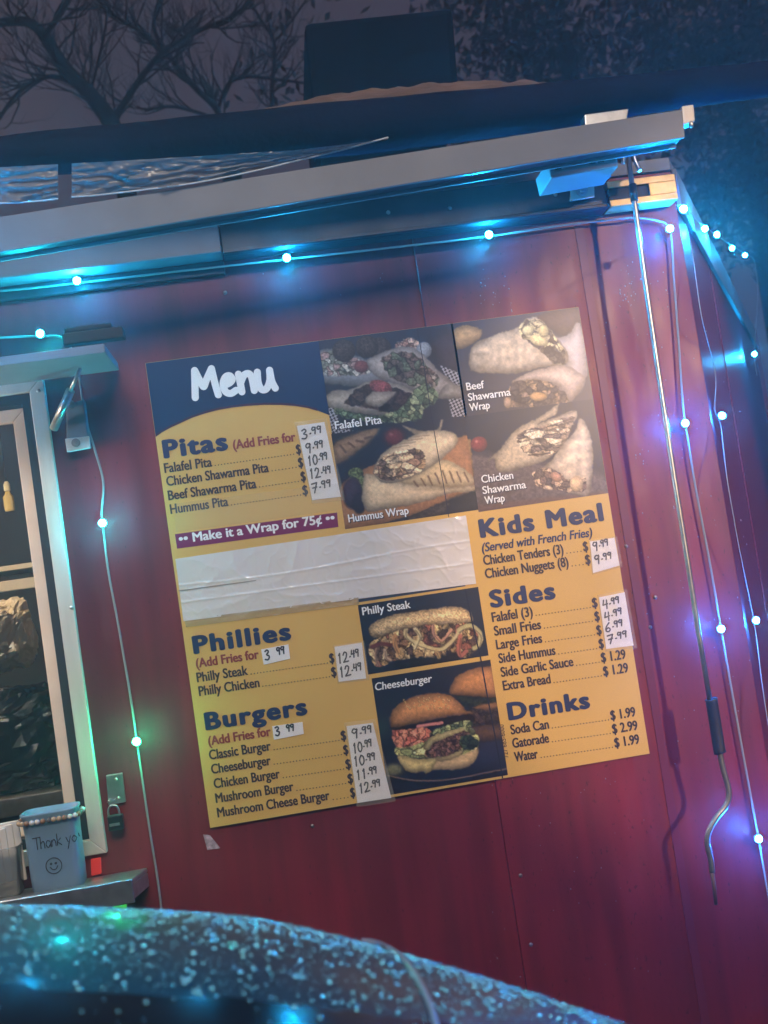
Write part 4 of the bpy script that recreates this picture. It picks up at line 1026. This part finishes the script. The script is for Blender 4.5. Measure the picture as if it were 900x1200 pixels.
bcols = [mat('bead_'+n_, c_, .35) for n_, c_ in (('brown', (.30, .16, .10)), ('tan', (.50, .36, .24)), ('white', (.66, .62, .60)), ('dark', (.10, .10, .10)))]
sup = lambda th, a, b: (a*math.copysign(abs(math.cos(th))**.45, math.cos(th)), b*math.copysign(abs(math.sin(th))**.45, math.sin(th)))
loop = [sup(2*math.pi*i/2000, r0*1.0+.0045, r0*.62+.0045) for i in range(2001)]
cum = np.concatenate([[0], np.cumsum([math.dist(a, b) for a, b in zip(loop[:-1], loop[1:])])])
nb = int(cum[-1]/.0098); br_ = cum[-1]/nb/2*.98
for i in range(nb):
    q_ = loop[int(np.searchsorted(cum, cum[-1]*i/nb))]
    c_ = Vector((jp.x+q_[0], jp.y+q_[1], jp.z+top-.008))
    o = MB().ball(c_, br_, 12, 8).build('bead', bcols[(0, 1, 0, 2, 1, 3, 2)[(i*3) % 7]], bd)
cp_ = at_shelf(2, -.09)
ct = empty('plastic_container', cp_, 'clear plastic food container with white napkins on the serving shelf left of the jar', 'container')
cw = r0*.86
MB().lathe(cp_, [(0, .001), (cw*.8, .001), (cw*.86, .005), (cw*.95, .085), (cw*1.02, .088), (cw*1.02, .092), (cw*.93, .09), (cw*.82, .006), (0, .004)], 48, 1, .62, .5).build('tub', mat('clear_plastic', (.78, .80, .80), .15, trans=.75, ior=1.2), ct)
nap = MB()
for k in range(4):
    a0 = cp_+Vector((-.02+.011*k, -.012+.006*k, .02)); nap.hexa([a0+Vector((-.030, 0, 0)), a0+Vector((.030, .008, 0)), a0+Vector((.029, .006, .10+.004*k)), a0+Vector((-.029, -.002, .095+.006*k))],
        [a0+Vector((-.030, .005, 0)), a0+Vector((.030, .013, 0)), a0+Vector((.029, .011, .10+.004*k)), a0+Vector((-.029, .003, .095+.006*k))])
nap.build('napkins', mat('napkin_paper', (.72, .66, .60), .8), ct, bevel=.001, seg=1)
q = [U(11, 986, -.172), U(20, 985, -.172), U(20, 998, -.172), U(11, 1000, -.172)]
# coloured tags near the shelf
rt = MB().slab([U(106, 1007, -.012), U(118, 1005, -.012), U(119, 1024, -.012), U(107, 1027, -.012)], .006).build('red_tag', mat('red_plastic', (.55, .03, .03), .35, emit=(1, .06, .05), estr=.22), None, bevel=.002)  # faint emission brightens the red; the tag is no lamp
tag(rt, 'small red tag with an added faint glow on the wall just above the end of the serving shelf', 'tag light')
gt = MB().slab([U(131, 1057, -.03), U(147, 1054, -.03), U(148, 1068, -.03), U(132, 1071, -.03)], .012).build('green_tag', mat('green_plastic', (.10, .65, .08), .35, emit=(.12, 1, .1), estr=.45), None, bevel=.002)  # emission lifts the green; this tag gives no light of its own
tag(gt, 'small bright green tag with an added glow under the end of the serving shelf', 'tag light')

# things inside the window
def crumple(name, cen, rx, ry, rz, m, label, cat, seed=0, amp=.25, f=9):
    mb = MB(); mb.ball((0, 0, 0), 1, 64, 44)
    v2 = []
    for p_ in mb.v:
        P3 = Vector(p_); off = Vector((seed, seed*.7, 0))
        k = 1+amp*mnoise.noise(P3*1.4+off)
        for o_ in range(4): k += amp*.75/(1.6**o_)*(.35-abs(mnoise.noise(P3*(2.2*1.9**o_)+off*(o_+1))))
        sq = lambda c: math.copysign(abs(c)**.7, c)
        v2.append((cen.x+sq(p_[0])*rx*k, cen.y+p_[1]*ry*k, cen.z+sq(max(p_[2], -.85))*rz*k))
    mb.v = v2; mb.sm = [False]*len(mb.f); o = mb.build(name, m, None); tag(o, label, cat); return o
crumple('paper_bag', U(4, 745, .30), .062, .05, .075, mat('crumpled_tan_bag', (.80, .70, .56), .30, .25, bump=.8, bscale=22, spec=.7), 'crumpled shiny tan paper bag behind the window glass', 'bag', 2, .30)
crumple('bin_bag', U(-4, 875, .36), .17, .08, .115, mat('black_bin_liner', (.018, .018, .02), .24, spec=.7, bump=.5, bscale=14), 'black plastic bin bag inside the window below the tan bag', 'bin bag', 5, .25)
bp = U(10, 585, .62)
bt = empty('sauce_bottle', bp-Vector((0, 0, .03)), 'small yellow bottle hanging in the dark behind the upper window', 'bottle')
MB().lathe(bp-Vector((0, 0, .03)), [(0, 0), (.012, 0), (.013, .01), (.013, .036), (.007, .044), (.006, .05), (0, .05)], 16).build('bottle_body', mat('yellow_plastic', (.50, .40, .16), .5, emit=(.9, .7, .2), estr=.0), bt)
MB().lathe(bp+Vector((0, 0, .022)), [(0, 0), (.008, 0), (.008, .016), (.004, .024), (0, .024)], 14).build('bottle_cap', mat('pale_cap', (.75, .7, .5), .4), bt)
MB().tube([bp+Vector((0, 0, .046)), bp+Vector((.001, 0, .42))], .0012, 6).build('hanging_cord', M['black'], bt)

# ------------------------------------------------------------------ parked car in front
car = empty('parked_car', (.0, -1.3, 0), 'dark wet car beaded with raindrops, its rounded bodywork across the bottom foreground', 'car')
YR = -1.12
sil = [(-260, 1085), (-120, 1068), (0, 1062), (80, 1063), (150, 1066), (225, 1070), (300, 1077), (375, 1092), (450, 1112), (520, 1132), (580, 1150), (650, 1173), (720, 1197), (800, 1235), (880, 1290)]
ridge = smooth_path([U(x, y, YR) for x, y in sil], 6)
left_ext = [ridge[0]+Vector((-1.7+.17*i, 0, -.02-.05*(1-i/10)**2)) for i in range(10)]
end = ridge[-1]; right_ext = [end+Vector((.03*i+.01*i*(i < 4), 0, -.07*i-.012*i*i)) for i in range(1, 6)]
ridge = left_ext+ridge+right_ext
PHI0 = math.radians(18)
def car_pt(i_pt, s):
    """s: metres along the skin from the ridge line, + towards the viewer"""
    R1, R2 = .42, .62
    c_ = i_pt
    if s < 0:                                           # away from the viewer, curling down
        ph = min(PHI0-s/R1, math.radians(88)); ex = max(0, -s-(math.radians(88)-PHI0)*R1)
        y = R1*(math.sin(ph)-math.sin(PHI0)); z = R1*(math.cos(ph)-math.cos(PHI0))-ex
    else:
        ph = max(PHI0-s/R2, math.radians(-16)); smax = (PHI0+math.radians(16))*R2; ex = max(0, s-smax)
        y = R2*(math.sin(ph)-math.sin(PHI0)); z = R2*(math.cos(ph)-math.cos(PHI0))
        y -= ex*math.cos(math.radians(16)); z -= ex*math.sin(math.radians(16))
        if s > .85: z -= (s-.85)*1.2
    return Vector((c_.x, c_.y+y, c_.z+z))
Ss = [-1.45, -1.1, -.8, -.6]+[-.45+.03*k for k in range(15)]+[.0+.025*k for k in range(24)]+[.62, .7, .8, .9, 1.0, 1.2]
vs_ = [car_pt(p_, s) for p_ in ridge for s in Ss]; n = len(Ss)
cm = mat('dark_blue_car_paint', (.004, .020, .046), .36, spec=.12, coat=.10, coat_rough=.12, rvar=.08, vscale=8)
def s_edge(p_):
    for k in range(120):
        s_ = .02+.008*k; X, Y = PX(car_pt(p_, s_))
        if Y > np.interp(X, [-900, 0, 260, 520, 700], [1140, 1150, 1165, 1195, 1260]): return s_
    return .9
S_ED = [s_edge(p_) for p_ in ridge]
bt_ = MB().add([car_pt(p_, e_+.004+(1.2-e_)*q/24)+Vector((0, 0, .0015)) for p_, e_ in zip(ridge, S_ED) for q in range(25)], [(i*25+j, (i+1)*25+j, (i+1)*25+j+1, i*25+j+1) for i in range(len(ridge)-1) for j in range(24)], True)
bt_.build('dark_band', mat('dark_gloss_band', (.006, .006, .010), .16, spec=.35), car)  # darker glossy band over the near part of the skin
body = MB().add(vs_, [(i*n+j, (i+1)*n+j, (i+1)*n+j+1, i*n+j+1) for i in range(len(ridge)-1) for j in range(n-1)], True).build('car_body', cm, car)
# bright seam curving down over the right-hand end
arc = [(424, 1104), (440, 1106), (458, 1114), (474, 1127), (488, 1146), (500, 1170), (508, 1192), (514, 1220)]
def on_car(px, py):
    d_ = np.array(AF*F+AR*(px-450.0)-AU*(py-600.0)); best = None
    for yy in np.linspace(-1.9, -1.0, 260):
        q_ = U(px, py, yy)
        i = min(range(len(ridge)), key=lambda k: abs(ridge[k].x-q_.x))
        # skin height at this y
        lo_, hi_ = -.3, .84
        for _ in range(24):
            md = (lo_+hi_)/2
            if car_pt(ridge[i], md).y > yy: lo_ = md
            else: hi_ = md
        i2 = min(i+1, len(ridge)-1); dx = ridge[i2].x-ridge[i].x
        zz = car_pt(ridge[i], lo_).z + (0 if abs(dx) < 1e-6 else (q_.x-ridge[i].x)/dx*(ridge[i2].z-ridge[i].z))
        if q_.z <= zz: return Vector((q_.x, yy, zz))
    return U(px, py, YR)
MB().tube(smooth_path([on_car(x, y)+Vector((0, 0, .001)) for x, y in arc], 4), .0028, 8).build('trim_seam', mat('seam_rubber', (.16, .2, .26), .35, spec=.7), car)
# raindrops
wm = mat('cyan_lit_raindrops', (.25, .75, .97), .16, 1.0, spec=1.0)  # drops tinted cyan, so the bulbs' light sits in their colour
dr = MB(); xs_ = [p_.x for p_ in ridge]
hemi = MB().ball((0, 0, 0), 1, 10, 6)
vis = [k for k in range(len(ridge)) if PX(ridge[k])[0] > -120 and PX(ridge[k])[0] < 900]
for _ in range(4300):
    k = random.choice(vis[:-1]); t = random.random(); a = ridge[k].lerp(ridge[k+1], t)
    s = random.uniform(-.07, .34) if random.random() < .7 else random.uniform(-.05, .10)
    if s > S_ED[k] and random.random() < .85: continue
    P_ = car_pt(a, s); r = random.choice((.0008, .0010, .0010, .0013, .0016, .0020, .0026))*random.uniform(.8, 1.15)
    kk = len(dr.v); dr.v += [(P_.x+q_[0]*r, P_.y+q_[1]*r, P_.z+q_[2]*r*.85+(.0015 if s > S_ED[k] else 0)) for q_ in hemi.v]
    dr.f += [tuple(i+kk for i in f_) for f_ in hemi.f]; dr.sm += [True]*len(hemi.f)
hemi = MB().ball((0, 0, 0), 1, 7, 4)
for _ in range(6000):
    k = random.choice(vis[:-1]); a = ridge[k].lerp(ridge[k+1], random.random()); s = random.uniform(-.08, .34)
    if s > S_ED[k]: continue
    P_ = car_pt(a, s); r = random.uniform(.0004, .0009)
    kk = len(dr.v); dr.v += [(P_.x+q_[0]*r, P_.y+q_[1]*r, P_.z+q_[2]*r*.85) for q_ in hemi.v]
    dr.f += [tuple(i+kk for i in f_) for f_ in hemi.f]; dr.sm += [True]*len(hemi.f)
dr.build('raindrops', wm, car, kind='stuff')

# ------------------------------------------------------------------ thin haze added to give the bulbs soft halos
hm_ = bpy.data.materials.new('halo_haze'); hm_.use_nodes = True
hm_.node_tree.nodes.remove(hm_.node_tree.nodes['Principled BSDF'])
pv = hm_.node_tree.nodes.new('ShaderNodeVolumePrincipled'); pv.inputs['Color'].default_value = (.9, .92, .95, 1); pv.inputs['Density'].default_value = .028; pv.inputs['Anisotropy'].default_value = .6
hm_.node_tree.links.new(pv.outputs[0], hm_.node_tree.nodes['Material Output'].inputs['Volume'])
hz_o = MB().box(-9, 9, -8, 9.5, -1.0, 7.0).build('haze', hm_, None); hz_o['kind'] = 'stuff'
# ------------------------------------------------------------------ trees behind
def bare_tree(limbs, depth, label, seed, twig=1.0):
    rr = random.Random(seed)
    base = U(limbs[0][0][0][0], 320, depth)
    root = empty('bare_tree', (base.x, base.y, 0), label, 'tree', 'bare trees behind the trailer')
    mpp = (U(450, 90, depth)-U(450, 100, depth)).length/10
    trunk = MB(); b0 = U(*limbs[0][0][0], depth)
    trunk.tube(smooth_path([(base.x, base.y, -.05), (base.x+.06, base.y, 1.2), (b0.x+.02, b0.y, b0.z-.5), b0], 5), [mpp*11]*16, 12)
    trunk.build('trunk', M['bark'], root)
    cr_ = MB(); 
    def twigs(P, d_, r, lvl):
        n_ = 5; pts = [P]; dd = d_.normalized(); L = rr.uniform(.14, .34)*(.72**lvl)*2.2
        for i in range(n_):
            dd = (dd+Vector((rr.uniform(-.3, .3), rr.uniform(-.3, .3), rr.uniform(-.15, .35)))).normalized(); pts.append(pts[-1]+dd*L/n_)
        rad = [r*(1-.7*i/n_) for i in range(n_+1)]
        cr_.tube(pts, rad, 5, False)
        if lvl < 3:
            for _ in range(rr.choice((2, 3, 3))):
                k = rr.randint(1, n_); side = Vector((rr.uniform(-1, 1), rr.uniform(-.8, .8), rr.uniform(-.4, 1)))
                twigs(pts[k], dd+side*.9, rad[k]*.72, lvl+1)
    for pl_, w0, w1 in limbs:
        P = [U(x, y, depth+rr.uniform(-.25, .25)) for x, y in pl_]; P[0] = U(*pl_[0], depth); P = smooth_path(P, 5)
        m_ = len(P); rad = [mpp*(w0+(w1-w0)*i/(m_-1))/2 for i in range(m_)]
        cr_.tube(P, rad, 8, False)
        for i in range(2, m_):
            for _ in range(2):
                if rr.random() < .55*twig:
                    d_ = (P[i]-P[i-1]).normalized()+Vector((rr.uniform(-1, 1), rr.uniform(-1, 1), rr.uniform(-.5, .9)))
                    twigs(P[i], d_, min(rad[i]*.55, mpp*1.6), 1)
    cr_.build('crown', M['bark'], root)
bare_tree([([(136, 165), (128, 140), (105, 110), (75, 78), (52, 42), (28, 25), (-20, 30)], 22, 8),
           ([(130, 145), (158, 102), (190, 62), (235, 35), (275, 18), (300, -10)], 8, 4),
           ([(190, 62), (165, 38), (135, 18), (105, -10)], 5, 3),
           ([(120, 128), (85, 98), (55, 90), (22, 108), (-5, 145)], 7, 4),
           ([(52, 42), (75, 10), (85, -15)], 7, 4), ([(105, 110), (118, 60), (125, 20), (122, -10)], 4, 2)], 4.6, 'bare leafless tree with a thick leaning trunk at the upper left', 3)
bare_tree([([(262, 165), (255, 130), (226, 100), (197, 62), (180, 30), (192, -10)], 8, 4),
           ([(255, 130), (268, 98), (292, 90), (330, 94), (362, 98)], 5, 3),
           ([(255, 140), (205, 125), (170, 130)], 5, 3),
           ([(318, 140), (319, 100), (321, 50), (305, 22), (285, -10)], 5, 3), ([(321, 50), (345, 20), (365, -10)], 3, 2)], 5.2, 'bare leafless tree with thin arching branches left of the rooftop box', 9)
leafm = mat('dark_leaves', (.03, .036, .045), .8, spec=.1, var=.4, vscale=3)
def leafy(cx, cz_, y, rx, rz, n_, label, seed):
    rr = random.Random(seed); c_ = U(cx, cz_, y); root = empty('evergreen_tree', (c_.x, y, 0), label, 'tree', 'leafy trees behind the trailer')
    MB().tube([(c_.x, y, -.05), (c_.x+.05, y, c_.z*.5), (c_.x, y, c_.z)], [.16, .13, .06], 10).build('trunk', M['bark'], root)
    L = MB(); clumps = [(Vector((rr.gauss(0, .45)*rx, rr.gauss(0, .45)*rx, rr.gauss(0, .45)*rz)), rr.uniform(.18, .38)) for _ in range(26)]
    for _ in range(n_):
        k, s_ = rr.choice(clumps); P_ = c_+k+Vector((rr.gauss(0, 1), rr.gauss(0, 1), rr.gauss(0, .8)))*s_*.8
        a_ = Vector((rr.uniform(-1, 1), rr.uniform(-1, 1), rr.uniform(-1, 1))).normalized(); b_ = a_.orthogonal().normalized()*.024; a_ *= .05
        L.add([P_-a_, P_+b_, P_+a_, P_-b_], [(0, 1, 2, 3)])
    L.build('crown', leafm, root)
leafy(660, 40, 5.5, 1.1, .7, 5200, 'dark leafy tree behind the roof, right of the rooftop box', 2)
leafy(850, 30, 6.4, 1.3, 1.0, 6000, 'dark leafy tree filling the top right corner', 4)
leafy(880, 190, 5.6, .8, .7, 4500, 'dark leafy tree showing beside the nose of the trailer', 6)
